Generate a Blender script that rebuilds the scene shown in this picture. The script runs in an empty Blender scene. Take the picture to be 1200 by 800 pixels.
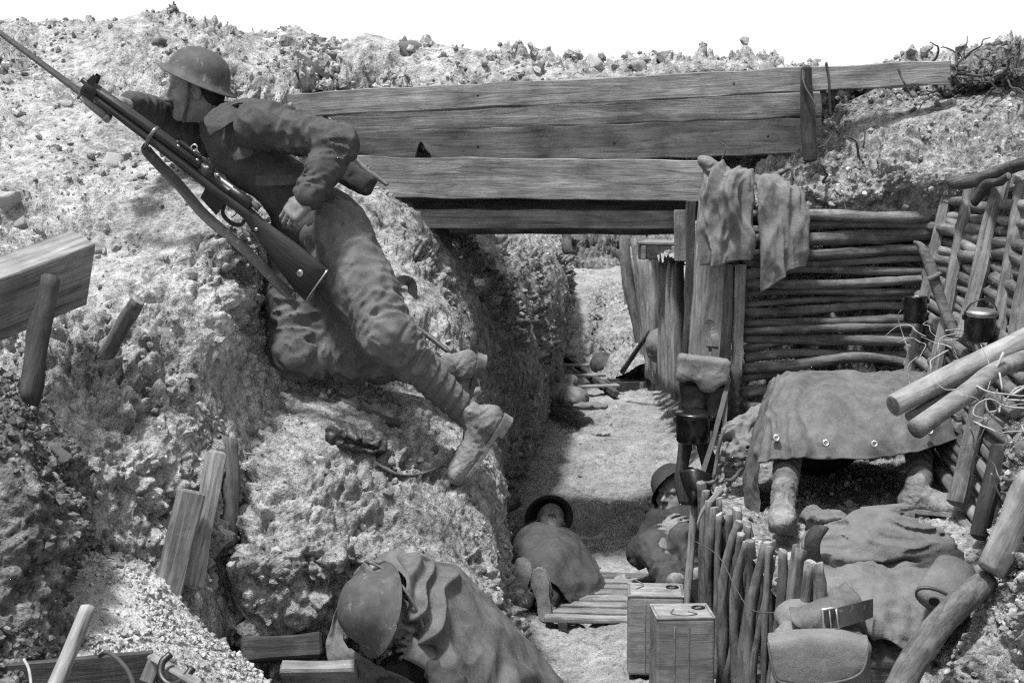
import bpy, math, random
import numpy as np
from mathutils import Matrix, Vector

# ------------------------------------------------------------------ camera, sky, sun, exposure
scene = bpy.context.scene
F_PX, VH, CAM_Z = 1667.0, 222.0, 2.0          # focal length in photo pixels, eye-level row, eye height
PITCH = math.atan((400.0 - VH) / F_PX)
cam_data = bpy.data.cameras.new('camera')
cam_data.sensor_width = 36.0
cam_data.lens = 36.0 * F_PX / 1200.0
cam_data.clip_start, cam_data.clip_end = 0.05, 3000.0
cam_data.dof.use_dof = True
cam_data.dof.focus_distance = 5.6
cam_data.dof.aperture_fstop = 9.0
cam = bpy.data.objects.new('camera', cam_data)
scene.collection.objects.link(cam)
cam.location = (0, 0, CAM_Z)
cam.rotation_euler = (math.pi / 2 - PITCH, 0, 0)
scene.camera = cam

SUN_ELEV, SUN_AZ = math.radians(72), math.radians(-138)   # azimuth measured from +Y (view direction) towards +X
world = bpy.data.worlds.new('World'); scene.world = world; world.use_nodes = True
wn, wl = world.node_tree.nodes, world.node_tree.links
wn.clear()
sky = wn.new('ShaderNodeTexSky'); sky.sky_type = 'NISHITA'; sky.sun_disc = False
sky.sun_elevation = SUN_ELEV; sky.sun_rotation = SUN_AZ
sky.air_density = 1.0; sky.dust_density = 2.0; sky.ozone_density = 1.0
bw = wn.new('ShaderNodeRGBToBW')
bg = wn.new('ShaderNodeBackground'); bg.inputs['Strength'].default_value = 0.135
wo = wn.new('ShaderNodeOutputWorld')
wl.new(sky.outputs[0], bw.inputs[0]); wl.new(bw.outputs[0], bg.inputs['Color']); wl.new(bg.outputs[0], wo.inputs[0])

sun_data = bpy.data.lights.new('sun', 'SUN'); sun_data.energy = 3.0; sun_data.angle = math.radians(6.0)
sun = bpy.data.objects.new('sun', sun_data); scene.collection.objects.link(sun)
sdir = Vector((math.sin(SUN_AZ) * math.cos(SUN_ELEV), math.cos(SUN_AZ) * math.cos(SUN_ELEV), math.sin(SUN_ELEV)))
sun.rotation_euler = sdir.to_track_quat('Z', 'Y').to_euler()
sun.location = (-5, 5, 12)

scene.view_settings.view_transform = 'Standard'
scene.view_settings.look = 'None'
scene.view_settings.exposure = 1.05
scene.view_settings.gamma = 1.0
scene.view_settings.use_curve_mapping = False
scene.cycles.use_denoising = False
scene.cycles.pixel_filter_type = 'BLACKMAN_HARRIS'; scene.cycles.filter_width = 1.2
scene.cycles.max_bounces = 5

# ------------------------------------------------------------------ helpers: placing
COL = scene.collection
rng = np.random.default_rng(7)
cp, sp = math.cos(PITCH), math.sin(PITCH)

def P(u, v, y):
    """world point at distance y in front of the camera that the photograph shows at (u, v)"""
    a, b = (u - 600.0) / F_PX, (400.0 - v) / F_PX
    d = np.array([a, cp + b * sp, -sp + b * cp])
    return np.array([0, 0, CAM_Z]) + d * (y / d[1])

def PZ(u, v, z):
    a, b = (u - 600.0) / F_PX, (400.0 - v) / F_PX
    d = np.array([a, cp + b * sp, -sp + b * cp])
    return np.array([0, 0, CAM_Z]) + d * ((z - CAM_Z) / d[2])

def nrm(v):
    v = np.asarray(v, float); return v / (np.linalg.norm(v) + 1e-12)

def frame(x, z, origin):
    """4x4 with local x along x, local z as near to z as possible"""
    x = nrm(x); z = np.asarray(z, float); y = nrm(np.cross(z, x)); z = np.cross(x, y)
    M = np.eye(4); M[:3, 0], M[:3, 1], M[:3, 2], M[:3, 3] = x, y, z, origin
    return M

WORLD = {}
def thing(name, loc, label, cat, group=None):
    o = bpy.data.objects.new(name, None); COL.objects.link(o)
    o.empty_display_size = 0.1
    o.location = [float(c) for c in loc]
    WORLD[o.name] = Matrix.Translation(o.location)
    tag(o, label, cat, group)
    return o

def tag(o, label=None, cat=None, group=None, kind=None):
    if label: o['label'] = label
    if cat: o['category'] = cat
    if group: o['group'] = group
    if kind: o['kind'] = kind
    return o

def obj(name, me, mat=None, parent=None, M=None):
    o = bpy.data.objects.new(name, me); COL.objects.link(o)
    if mat is not None and len(me.materials) == 0:
        for m in (mat if isinstance(mat, (list, tuple)) else [mat]): me.materials.append(m)
    W = Matrix(np.asarray(M, float).tolist()) if M is not None else Matrix.Identity(4)
    o.matrix_basis = W
    if parent is not None:
        o.parent = parent
        o.matrix_parent_inverse = WORLD[parent.name].inverted()
    WORLD[o.name] = W
    return o

def mesh(name, verts, faces, mi=None, smooth=True):
    me = bpy.data.meshes.new(name)
    verts = np.asarray(verts, np.float32)
    if isinstance(faces, np.ndarray) and faces.ndim == 2:
        n, k = faces.shape
        me.vertices.add(len(verts)); me.vertices.foreach_set('co', verts.ravel())
        me.loops.add(n * k); me.loops.foreach_set('vertex_index', faces.astype(np.int32).ravel())
        me.polygons.add(n); me.polygons.foreach_set('loop_start', np.arange(0, n * k, k, dtype=np.int32))
        me.update(calc_edges=True)
    else:
        me.from_pydata(verts.tolist(), [], [list(map(int, f)) for f in faces])
    if mi is not None: me.polygons.foreach_set('material_index', np.asarray(mi, np.int32))
    me.polygons.foreach_set('use_smooth', np.full(len(me.polygons), smooth))
    me.validate(); me.update()
    return me

# ------------------------------------------------------------------ helpers: noise
_perm = np.random.default_rng(3).permutation(512).astype(np.int64)
_grad = np.random.default_rng(4).normal(size=(512, 3)); _grad /= np.linalg.norm(_grad, axis=1)[:, None]
def noise3(p):
    p = np.asarray(p, float); i = np.floor(p).astype(np.int64); f = p - i
    w = f * f * f * (f * (f * 6 - 15) + 10)
    out = 0
    for dx in (0, 1):
        for dy in (0, 1):
            for dz in (0, 1):
                h = _perm[(_perm[(_perm[(i[..., 0] + dx) & 511] + i[..., 1] + dy) & 511] + i[..., 2] + dz) & 511]
                g = _grad[h]
                d = g[..., 0] * (f[..., 0] - dx) + g[..., 1] * (f[..., 1] - dy) + g[..., 2] * (f[..., 2] - dz)
                out = out + d * (w[..., 0] if dx else 1 - w[..., 0]) * (w[..., 1] if dy else 1 - w[..., 1]) * (w[..., 2] if dz else 1 - w[..., 2])
    return out * 1.5

def worley(p):
    """distance to the nearest and second nearest jittered cell point, and a random number per cell"""
    p = np.asarray(p, np.float32); sh = p.shape[:-1]; p = p.reshape(-1, 3); i = np.floor(p).astype(np.int64); f = (p - i).astype(np.float32)
    f1 = np.full(len(p), 9.0, np.float32); f2 = f1.copy(); h1 = np.zeros(len(p), np.int64)
    jit = (np.random.default_rng(5).random((512, 3)) * 0.9 + 0.05).astype(np.float32)
    for dx in (-1, 0, 1):
        for dy in (-1, 0, 1):
            for dz in (-1, 0, 1):
                h = _perm[(_perm[(_perm[(i[:, 0] + dx) & 511] + i[:, 1] + dy) & 511] + i[:, 2] + dz) & 511]
                d = np.sqrt(((jit[h] + np.array([dx, dy, dz], np.float32) - f) ** 2).sum(1)); c = d < f1
                f2 = np.where(c, f1, np.minimum(f2, d)); h1 = np.where(c, h, h1); f1 = np.where(c, d, f1)
    return f1.reshape(sh), f2.reshape(sh), ((h1 % 97) / 97.0).reshape(sh)

def fbm(p, octaves=4, gain=0.5, lac=2.1, billow=False):
    a, s = 1.0, 0.0
    for k in range(octaves):
        n = noise3(p)
        s = s + a * ((np.abs(n) * 2 - 0.55) if billow else n)
        p = p * lac + 13.7; a *= gain
    return s

# ------------------------------------------------------------------ helpers: sheets
def cr(arr, n):
    """Catmull-Rom resample of arr along axis 0 to n samples"""
    arr = np.asarray(arr, float); m = len(arr)
    t = np.linspace(0, m - 1, n); i = np.clip(np.floor(t).astype(int), 0, m - 2); f = (t - i)
    f = f.reshape((-1,) + (1,) * (arr.ndim - 1))
    p1, p2 = arr[i], arr[i + 1]
    p0 = np.where((i > 0).reshape(f.shape), arr[np.maximum(i - 1, 0)], 2 * p1 - p2)
    p3 = np.where((i < m - 2).reshape(f.shape), arr[np.minimum(i + 2, m - 1)], 2 * p2 - p1)
    return 0.5 * (2 * p1 + (p2 - p0) * f + (2 * p0 - 5 * p1 + 4 * p2 - p3) * f**2 + (3 * p1 - p0 - 3 * p2 + p3) * f**3)

def net(rows, nr, nc, pix=True):
    pts = np.array([[P(*q) if pix else np.array(q, float) for q in r] for r in rows])
    a = cr(pts, nr)
    return np.swapaxes(cr(np.swapaxes(a, 0, 1), nc), 0, 1)

def grid_normals(G):
    du = np.gradient(G, axis=1); dv = np.gradient(G, axis=0)
    n = np.cross(du, dv); n /= (np.linalg.norm(n, axis=-1, keepdims=True) + 1e-12)
    return n

def grid_faces(nr, nc):
    a = np.arange(nr * nc).reshape(nr, nc)
    return np.stack([a[:-1, :-1], a[:-1, 1:], a[1:, 1:], a[1:, :-1]], -1).reshape(-1, 4)

def grid_mesh(name, G):
    return mesh(name, G.reshape(-1, 3), grid_faces(*G.shape[:2]))

def flip_to(G, toward):
    N = grid_normals(G)
    if np.sum(N.reshape(-1, 3) * (np.asarray(toward) - G.reshape(-1, 3))) < 0: N = -N; G = G[:, ::-1]; N = N[:, ::-1]
    return G, N

def relief(G, N, big=0.05, mid=0.03, small=0.012, tiny=0.005, smooth=0.0, seed=0.0):
    q = G + seed
    zone = np.clip(0.62 + 2.0 * fbm(q / 0.5 + 50.0, 2), 0.08, 1.8)
    d = big * fbm(q / 0.55, 3)
    d = d + mid * fbm(q / 0.16, 3, billow=True) * zone
    d = d + small * zone * fbm(q / 0.05 + 31.0, 2, billow=True)
    wq = q + 0.02 * np.stack([noise3(q / 0.05), noise3(q / 0.05 + 9), noise3(q / 0.05 + 17)], -1)
    for sc, am in ((0.21, 0.55 * mid), (0.085, 0.75 * mid), (0.038, 0.8 * small)):      # broken clods with cracks between them
        f1, f2, hh = worley(wq / sc + seed)
        d = d + am * zone * (np.minimum(1.0, (f2 - f1) * 3.0) - 0.6 + 1.1 * (hh - 0.5) + 0.5 * (0.5 - f1))
    if tiny: d = d + tiny * noise3(q / 0.016 + 7.0)
    return G + N * d[..., None]

# ------------------------------------------------------------------ helpers: solids
def box_mesh(name, sx, sy, sz, bevel=0.004, nx=1, wob=0.0, seed=0, taper=0.0):
    """box centred on the origin, long side x, cut in nx slices and slightly uneven"""
    xs = np.linspace(-sx / 2, sx / 2, nx + 1)
    b = bevel
    prof = np.array([(-sy/2 + b, -sz/2), (sy/2 - b, -sz/2), (sy/2, -sz/2 + b), (sy/2, sz/2 - b), (sy/2 - b, sz/2), (-sy/2 + b, sz/2), (-sy/2, sz/2 - b), (-sy/2, -sz/2 + b)])
    V = []
    ends = [xs[0]] + list(xs) + [xs[-1]]
    for j, x in enumerate(ends):
        s = 1.0 - (b / max(min(sy, sz) / 2, 1e-6) if j in (0, len(ends) - 1) else 0)
        xx = x + (b if j == 1 else -b if j == len(ends) - 2 else 0)
        tt = 1 - taper * (xx + sx / 2) / sx
        for (py, pz) in prof: V.append((xx, py * s * tt, pz * s * tt))
    V = np.array(V)
    if wob:
        V = V + wob * np.stack([0.3 * noise3(V * 9 + seed), noise3(V * np.array([5, 14, 14]) + seed + 5), noise3(V * np.array([5, 14, 14]) + seed + 9)], -1)
    m = len(ends); Fc = []
    for j in range(m - 1):
        for k in range(8):
            Fc.append((j*8 + k, j*8 + (k+1) % 8, (j+1)*8 + (k+1) % 8, (j+1)*8 + k))
    Fc.append(tuple(range(7, -1, -1))); Fc.append(tuple((m-1)*8 + k for k in range(8)))
    return mesh(name, V, Fc, smooth=False)

def log_mesh(name, L, r0, r1, nseg=14, nr=9, bend=0.02, rough=0.08, seed=0, capmat=1, flat=False):
    """tapered uneven pole from x=0 to x=L; cut ends take material slot capmat"""
    t = np.linspace(0, 1, nseg + 1); ang = np.linspace(0, 2 * math.pi, nr, endpoint=False)
    R = np.random.default_rng(int(seed * 97 + 11))
    b1, b2 = R.normal(size=2) * bend, R.normal(size=2) * bend * 0.5
    kn = [(R.uniform(0.05, 0.95), R.uniform(0, 6.28), R.uniform(0.12, 0.4)) for _ in range(R.integers(1, 5))] if rough > 0.05 else []
    sl0, sl1 = R.normal(size=2) * 0.25, R.normal(size=2) * 0.25
    V = []
    for tt in t:
        rr = r0 + (r1 - r0) * tt
        cy = b1[0] * math.sin(math.pi * tt) + b2[0] * math.sin(2 * math.pi * tt)
        cz = b1[1] * math.sin(math.pi * tt) + b2[1] * math.sin(2 * math.pi * tt)
        q = np.stack([np.full(nr, tt * L * 7), np.cos(ang) * 1.6, np.sin(ang) * 1.6], -1) + seed * 3.1
        k = 1 + rough * 2 * noise3(q) + rough * noise3(q * 2.7)
        for (kt, ka, kh) in kn: k = k + kh * math.exp(-((tt - kt) * L / (1.6 * r0)) ** 2) * np.exp(-(np.angle(np.exp(1j * (ang - ka))) / 0.6) ** 2)
        for a, kk in zip(ang, k): V.append((tt * L, cy + rr * kk * math.cos(a), cz + rr * kk * math.sin(a)))
    n = nseg + 1; Fc = []; mi = []
    for j in range(n - 1):
        for k in range(nr):
            Fc.append((j*nr + k, j*nr + (k+1) % nr, (j+1)*nr + (k+1) % nr, (j+1)*nr + k)); mi.append(0)
    V += [(-0.004 * 1, V[0][1], V[0][2])]
    V = [tuple(v) for v in V[:-1]]
    for base, sl in ((0, sl0), ((n - 1) * nr, sl1)):
        for k in range(nr): v = V[base + k]; V[base + k] = (v[0] + sl[0] * v[1] + sl[1] * v[2], v[1], v[2])
    for end, base in ((0, 0), (1, (n - 1) * nr)):
        c = np.mean(V[base:base + nr], axis=0); off = (-1 if end == 0 else 1) * 0.06 * r0
        ring = len(V)
        for k in range(nr):
            p = np.array(V[base + k]); p = c + (p - c) * 0.86; V.append((p[0] + off * R.uniform(0.6, 1.4), p[1], p[2]))
        for k in range(nr):
            f = (base + k, base + (k+1) % nr, ring + (k+1) % nr, ring + k)
            Fc.append(f if end == 1 else f[::-1]); mi.append(0)
        f = tuple(ring + k for k in range(nr)); Fc.append(f if end == 1 else f[::-1]); mi.append(capmat)
    me = mesh(name, np.array(V), Fc, mi, smooth=True)
    return me

def put_log(name, a, b, r0, r1, mats, parent=None, seed=0, **kw):
    a, b = np.asarray(a, float), np.asarray(b, float); d = b - a
    me = log_mesh(name, float(np.linalg.norm(d)), r0, r1, seed=seed, **kw)
    up = (0, 0, 1) if abs(nrm(d)[2]) < 0.9 else (0, 1, 0)
    return obj(name, me, mats, parent, frame(d, up, a))

def put_plank(name, a, b, w, t, mat, parent=None, face=(0, -1, 0), nx=10, wob=0.006, seed=0, bevel=0.004):
    """plank from a to b, width w, thickness t, its thin direction along face"""
    a, b = np.asarray(a, float), np.asarray(b, float); d = b - a
    L = float(np.linalg.norm(d)); x = nrm(d); n = np.asarray(face, float); n = nrm(n - x * np.dot(n, x)); z = np.cross(x, n)
    M = np.eye(4); M[:3, 0], M[:3, 1], M[:3, 2], M[:3, 3] = x, n, z, (a + b) / 2
    return obj(name, box_mesh(name, L, t, w, bevel, nx, wob, seed), mat, parent, M)

def tube_mesh(name, pts, r, nr=7, n=None, flat=1.0, up=(0, 0, 1), closed_ends=True):
    pts = np.asarray(pts, float)
    if n: pts = cr(pts, n)
    m = len(pts); T = np.gradient(pts, axis=0); T /= np.linalg.norm(T, axis=1)[:, None] + 1e-9
    ang = np.linspace(0, 2 * math.pi, nr, endpoint=False); V = []
    r = np.broadcast_to(np.asarray(r, float), (m,)) if np.ndim(r) == 0 else np.interp(np.linspace(0, 1, m), np.linspace(0, 1, len(r)), r)
    u = np.asarray(up, float)
    for j in range(m):
        a = np.cross(u, T[j]); 
        if np.linalg.norm(a) < 1e-3: a = np.cross((0.3, 1, 0.2), T[j])
        a = nrm(a); b = np.cross(T[j], a)
        for t in ang: V.append(pts[j] + r[j] * (math.cos(t) * a + flat * math.sin(t) * b))
    Fc = []
    for j in range(m - 1):
        for k in range(nr): Fc.append((j*nr + k, j*nr + (k+1) % nr, (j+1)*nr + (k+1) % nr, (j+1)*nr + k))
    Fc.append(tuple(range(nr - 1, -1, -1))); Fc.append(tuple((m-1)*nr + k for k in range(nr)))
    return mesh(name, np.array(V), Fc)

def strap_mesh(name, pts, w, t, n=24, up=(0, 0, 1)):
    """flat band: rectangle section swept along pts; its wide side lies across 'up'"""
    pts = cr(np.asarray(pts, float), n); T = np.gradient(pts, axis=0); T /= np.linalg.norm(T, axis=1)[:, None] + 1e-9
    V = []
    for j in range(n):
        uu = np.asarray(up[j * len(up) // n] if np.ndim(up) == 2 else up, float)
        a = nrm(np.cross(uu, T[j])); b = np.cross(T[j], a)
        for (s1, s2) in ((-1, -1), (1, -1), (1, 1), (-1, 1)): V.append(pts[j] + a * s1 * w / 2 + b * s2 * t / 2)
    Fc = []
    for j in range(n - 1):
        for k in range(4): Fc.append((j*4 + k, j*4 + (k+1) % 4, (j+1)*4 + (k+1) % 4, (j+1)*4 + k))
    Fc.append((3, 2, 1, 0)); Fc.append(tuple((n-1)*4 + k for k in range(4)))
    return mesh(name, np.array(V), Fc, smooth=False)

def lathe_mesh(name, prof, n=28, sx=1.0, sy=1.0, close=True):
    """prof: list of (r, z); revolved about z"""
    ang = np.linspace(0, 2 * math.pi, n, endpoint=False); V = []
    for (r, z) in prof:
        for a in ang: V.append((r * sx * math.cos(a), r * sy * math.sin(a), z))
    Fc = []; m = len(prof)
    for j in range(m - 1):
        for k in range(n): Fc.append((j*n + k, j*n + (k+1) % n, (j+1)*n + (k+1) % n, (j+1)*n + k))
    if close:
        if prof[0][0] > 1e-5: Fc.append(tuple(range(n - 1, -1, -1)))
        if prof[-1][0] > 1e-5: Fc.append(tuple((m-1)*n + k for k in range(n)))
    return mesh(name, np.array(V), Fc)

def loft_mesh(name, secs, smooth=True):
    """secs: list of closed rings with equal point counts"""
    S = np.array(secs, float); m, n = S.shape[:2]; Fc = []
    for j in range(m - 1):
        for k in range(n): Fc.append((j*n + k, j*n + (k+1) % n, (j+1)*n + (k+1) % n, (j+1)*n + k))
    Fc.append(tuple(range(n - 1, -1, -1))); Fc.append(tuple((m-1)*n + k for k in range(n)))
    return mesh(name, S.reshape(-1, 3), Fc, smooth=smooth)

def cloth(name, rows, nr, nc, mat, parent=None, fold=0.012, fs=0.10, stretch=(1, 1, 1), thick=0.004, seed=0, pix=True, fine=0.003, pleats=None):
    G = net(rows, nr, nc, pix); G, N = flip_to(G, (0.3, 0, 3.0))
    q = G * np.asarray(stretch) / fs + seed
    w = fbm(q + 0.6 * np.stack([noise3(G / 0.3 + seed)] * 3, -1), 3, 0.5)
    rid = (1 - np.abs(noise3(q * 0.8 + 4)) * 2)
    d = 0.6 * fold * w + fold * (0.9 - 3.0 * np.abs(noise3(q * 0.8 + 4 + 0.5 * noise3(q * 0.5)[..., None]))) + 0.45 * fold * (0.8 - 2.8 * np.abs(noise3(q * 2.1 + 9))) + fine * noise3(G / 0.018)
    if pleats:      # long ridged folds running down the rows, wandering and fading
        n_, amp_, slope_ = pleats
        rr, cc = np.meshgrid(np.linspace(0, 1, G.shape[0]), np.linspace(0, 1, G.shape[1]), indexing='ij')
        ph = n_ * (cc + slope_ * rr) + 0.9 * noise3(G / 0.35 + seed) + 0.35 * noise3(G / 0.12 + seed)
        q2 = np.stack([ph, 0.8 * rr + seed, np.zeros_like(rr)], -1)
        d = d + amp_ * (1.0 - 3.2 * np.abs(noise3(q2))) * (0.35 + 0.65 * rr)
    G = G + N * d[..., None]
    o = obj(name, grid_mesh(name, G), mat, parent)
    s = o.modifiers.new('thickness', 'SOLIDIFY'); s.thickness = thick; s.offset = -1
    return o

# ------------------------------------------------------------------ helpers: solid fields (bodies, bags, boots)
class Field:
    def __init__(s, h=0.005): s.h, s.ops = h, []
    def cap(s, a, b, ra, rb, k=0.02, m=0, wr=0.0, wf=70.0, tilt=0.0, op='+', sc=(1, 1, 1)):
        a, b = np.asarray(a, float), np.asarray(b, float); rm = max(ra, rb) + abs(wr)
        s.ops.append(('cap', np.minimum(a, b) - rm, np.maximum(a, b) + rm, (a, b, ra, rb, wr, wf, tilt), k, m, op)); return s
    def chain(s, pts, rad, **kw):
        for i in range(len(pts) - 1): s.cap(pts[i], pts[i + 1], rad[i], rad[i + 1], **kw)
        return s
    def ell(s, c, r, M=None, k=0.02, m=0, op='+'):
        c = np.asarray(c, float); M = np.eye(3) if M is None else np.asarray(M, float)[:3, :3]; rm = max(r)
        s.ops.append(('ell', c - rm, c + rm, (c, np.asarray(r, float), M), k, m, op)); return s
    def box(s, c, r, M=None, rd=0.02, k=0.02, m=0, op='+'):
        c = np.asarray(c, float); M = np.eye(3) if M is None else np.asarray(M, float)[:3, :3]; rm = float(np.linalg.norm(r))
        s.ops.append(('box', c - rm, c + rm, (c, np.asarray(r, float), M, rd), k, m, op)); return s
    def build(s, name, amp=0.0, fs=0.05, stretch=(1, 1, 1), seed=0, amp2=0.0, fs2=0.015, clip=None):
        h = s.h
        lo = np.min([o[1] for o in s.ops if o[6] == '+'], axis=0) - 0.04; hi = np.max([o[2] for o in s.ops if o[6] == '+'], axis=0) + 0.04
        n = np.ceil((hi - lo) / h).astype(int) + 1
        Fd = np.full(tuple(n), 1.0, np.float32); Mt = np.zeros(tuple(n), np.int8)
        ax = [lo[i] + h * np.arange(n[i]) for i in range(3)]
        for (kind, l, u, prm, k, m, op) in s.ops:
            mg = k + 3 * h + 0.02
            i0 = np.clip(np.floor((l - mg - lo) / h).astype(int), 0, n - 1); i1 = np.clip(np.ceil((u + mg - lo) / h).astype(int) + 1, 1, n)
            sl = tuple(slice(i0[i], i1[i]) for i in range(3))
            X, Y, Z = np.meshgrid(ax[0][sl[0]], ax[1][sl[1]], ax[2][sl[2]], indexing='ij')
            Q = np.stack([X, Y, Z], -1).astype(np.float32)
            if kind == 'cap':
                a, b, ra, rb, wr, wf, tilt = prm; ab = b - a; L2 = float(ab @ ab) + 1e-12
                t = np.clip(((Q - a.astype(np.float32)) @ ab.astype(np.float32)) / L2, 0, 1)
                D = np.sqrt(((Q - (a + t[..., None] * ab)) ** 2).sum(-1)); r = ra + (rb - ra) * t
                if wr:
                    L = math.sqrt(L2); sd = nrm(np.cross(ab, (0.3, 0.8, 0.5))); sd2 = nrm(np.cross(ab, sd))
                    rel = Q - a.astype(np.float32); l1 = rel @ sd.astype(np.float32); l2 = rel @ sd2.astype(np.float32)
                    if tilt:
                        ph = (t * L * wf + tilt * wf * l1) / (2 * math.pi); fr = ph - np.floor(ph)
                        r = r + wr * (1.6 * np.where(fr < 0.82, fr / 0.82, (1 - fr) / 0.18) - 0.8)
                    else:
                        near = D < r + 0.04; lam = 2 * math.pi / wf
                        al = (t * L + 0.35 * l1 + 0.2 * l2)[near]
                        q = np.stack([al / (lam * 0.85), l1[near] / 0.09, l2[near] / 0.09], -1) + float(a[0] * 31 + a[2] * 17)
                        n1 = noise3(q); n2 = noise3(q * np.array([1.9, 1.3, 1.3]) + 9.0)
                        add = np.zeros_like(D); add[near] = wr * (1.3 - 4.2 * np.abs(n1)) + wr * 0.8 * n2
                        r = r + add
                D = D - r
            elif kind == 'ell':
                c, r, M = prm; q = (Q - c) @ M
                k0 = np.sqrt(((q / r) ** 2).sum(-1)); k1 = np.sqrt(((q / r**2) ** 2).sum(-1)) + 1e-9
                D = k0 * (k0 - 1.0) / k1
            else:
                c, r, M, rd = prm; q = np.abs((Q - c) @ M) - (r - rd)
                D = np.sqrt((np.maximum(q, 0) ** 2).sum(-1)) + np.minimum(q.max(-1), 0) - rd
            D = D.astype(np.float32); A = Fd[sl]
            if op == '+':
                w = np.maximum(k - np.abs(A - D), 0) / k if k > 0 else 0
                Mt[sl] = np.where(D < A, m, Mt[sl]); Fd[sl] = np.minimum(A, D) - w * w * k * 0.25
            else:
                w = np.maximum(k - np.abs(A + D), 0) / k if k > 0 else 0
                Fd[sl] = np.maximum(A, -D) + w * w * k * 0.25
        if amp or amp2:
            near = np.abs(Fd) < 0.03; ii = np.argwhere(near); Q = lo + h * ii
            d = 0
            if amp:
                q = Q * np.asarray(stretch) / fs + seed; q = q + 0.5 * np.stack([noise3(q * 0.7 + 3), noise3(q * 0.7 + 8), noise3(q * 0.7 + 15)], -1)
                d = d + 0.6 * amp * (0.8 - 2.8 * np.abs(noise3(q))) + 0.25 * amp * (0.8 - 2.8 * np.abs(noise3(q * 2.2 + 4))) + 0.4 * amp * noise3(q * 0.5)
            if amp2: d = d + amp2 * noise3(Q / fs2 + seed)
            Fd[near] -= d.astype(np.float32)
        if clip is not None:   # keep the side where (p-c).n < 0
            c, nn = clip; X, Y, Z = np.meshgrid(*ax, indexing='ij')
            Fd = np.maximum(Fd, ((X - c[0]) * nn[0] + (Y - c[1]) * nn[1] + (Z - c[2]) * nn[2]).astype(np.float32))
        return surface_net(name, Fd, Mt, lo, h)

def surface_net(name, Fd, Mt, lo, h):
    S = Fd < 0
    c = [S[i:S.shape[0] - 1 + i, j:S.shape[1] - 1 + j, k:S.shape[2] - 1 + k] for i in (0, 1) for j in (0, 1) for k in (0, 1)]
    anyc = np.logical_or.reduce(c) & ~np.logical_and.reduce(c)
    ii = np.argwhere(anyc); idx = np.full(anyc.shape, -1, np.int64); idx[anyc] = np.arange(len(ii))
    acc = np.zeros((len(ii), 3)); cnt = np.zeros(len(ii))
    corners = [(i, j, k) for i in (0, 1) for j in (0, 1) for k in (0, 1)]
    val = {cn: Fd[ii[:, 0] + cn[0], ii[:, 1] + cn[1], ii[:, 2] + cn[2]].astype(float) for cn in corners}
    for a in corners:
        for d in range(3):
            if a[d]: continue
            b = list(a); b[d] = 1; b = tuple(b); va, vb = val[a], val[b]; cross = (va < 0) != (vb < 0)
            t = np.where(cross, va / (va - vb + 1e-20), 0); p = np.zeros((len(ii), 3)); p[:] = a; p[:, d] += t
            acc[cross] += p[cross]; cnt[cross] += 1
    V = lo + h * (ii + acc / np.maximum(cnt, 1)[:, None])
    Fc = []; mi = []
    for d in range(3):
        sh = [slice(None)] * 3; sh2 = [slice(None)] * 3; sh[d] = slice(0, -1); sh2[d] = slice(1, None)
        e = np.argwhere(S[tuple(sh)] != S[tuple(sh2)])
        o1, o2 = [(1, 2), (2, 0), (0, 1)][d]
        ok = (e[:, o1] > 0) & (e[:, o2] > 0) & (e[:, o1] < S.shape[o1] - 1) & (e[:, o2] < S.shape[o2] - 1); e = e[ok]
        q = []
        for (x, y) in ((-1, -1), (0, -1), (0, 0), (-1, 0)):
            w = e.copy(); w[:, o1] += x; w[:, o2] += y; q.append(idx[w[:, 0], w[:, 1], w[:, 2]])
        q = np.stack(q, -1); ins = S[e[:, 0], e[:, 1], e[:, 2]]
        q[~ins] = q[~ins][:, ::-1]; Fc.append(q); mi.append(np.where(ins, Mt[e[:, 0], e[:, 1], e[:, 2]], Mt[tuple((e + np.eye(3, dtype=int)[d]).T)]))
    Fc = np.concatenate(Fc); mi = np.concatenate(mi); good = (Fc >= 0).all(1)
    return mesh(name, V, Fc[good], mi[good])

# ------------------------------------------------------------------ materials (the photograph is black and white: greys only)
def new_mat(name, rough=0.85, metal=0.0, spec=0.3):
    m = bpy.data.materials.new(name); m.use_nodes = True; nt = m.node_tree
    b = nt.nodes['Principled BSDF']; b.inputs['Roughness'].default_value = rough; b.inputs['Metallic'].default_value = metal
    b.inputs['Specular IOR Level'].default_value = spec
    return m, nt, b

def nd(nt, t, **kw):
    n = nt.nodes.new('ShaderNode' + t)
    for k, v in kw.items():
        if k in n.inputs.keys(): n.inputs[k].default_value = v
        else: setattr(n, k, v)
    return n

def ramp(nt, src, stops):
    r = nt.nodes.new('ShaderNodeValToRGB'); e = r.color_ramp.elements
    while len(e) < len(stops): e.new(0.5)
    for x, (p, g) in zip(e, stops): x.position = p; x.color = (g, g, g, 1)
    nt.links.new(src, r.inputs[0]); return r.outputs[0]

def mixc(nt, fac, a, b, mode='MIX'):
    m = nt.nodes.new('ShaderNodeMix'); m.data_type = 'RGBA'; m.blend_type = mode
    if isinstance(fac, (int, float)): m.inputs[0].default_value = fac
    else: nt.links.new(fac, m.inputs[0])
    for s, i in ((a, 6), (b, 7)):
        if isinstance(s, (int, float)): m.inputs[i].default_value = (s, s, s, 1)
        else: nt.links.new(s, m.inputs[i])
    return m.outputs[2]

def coords(nt, scale=(1, 1, 1), space='Object'):
    tc = nt.nodes.new('ShaderNodeTexCoord'); mp = nt.nodes.new('ShaderNodeMapping'); mp.inputs['Scale'].default_value = scale
    nt.links.new(tc.outputs[space], mp.inputs[0]); return mp.outputs[0]

def tex(nt, vec, kind='Noise', out=0, **kw):
    n = nd(nt, 'Tex' + kind, **kw); nt.links.new(vec, n.inputs['Vector']); return n.outputs[out]

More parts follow.
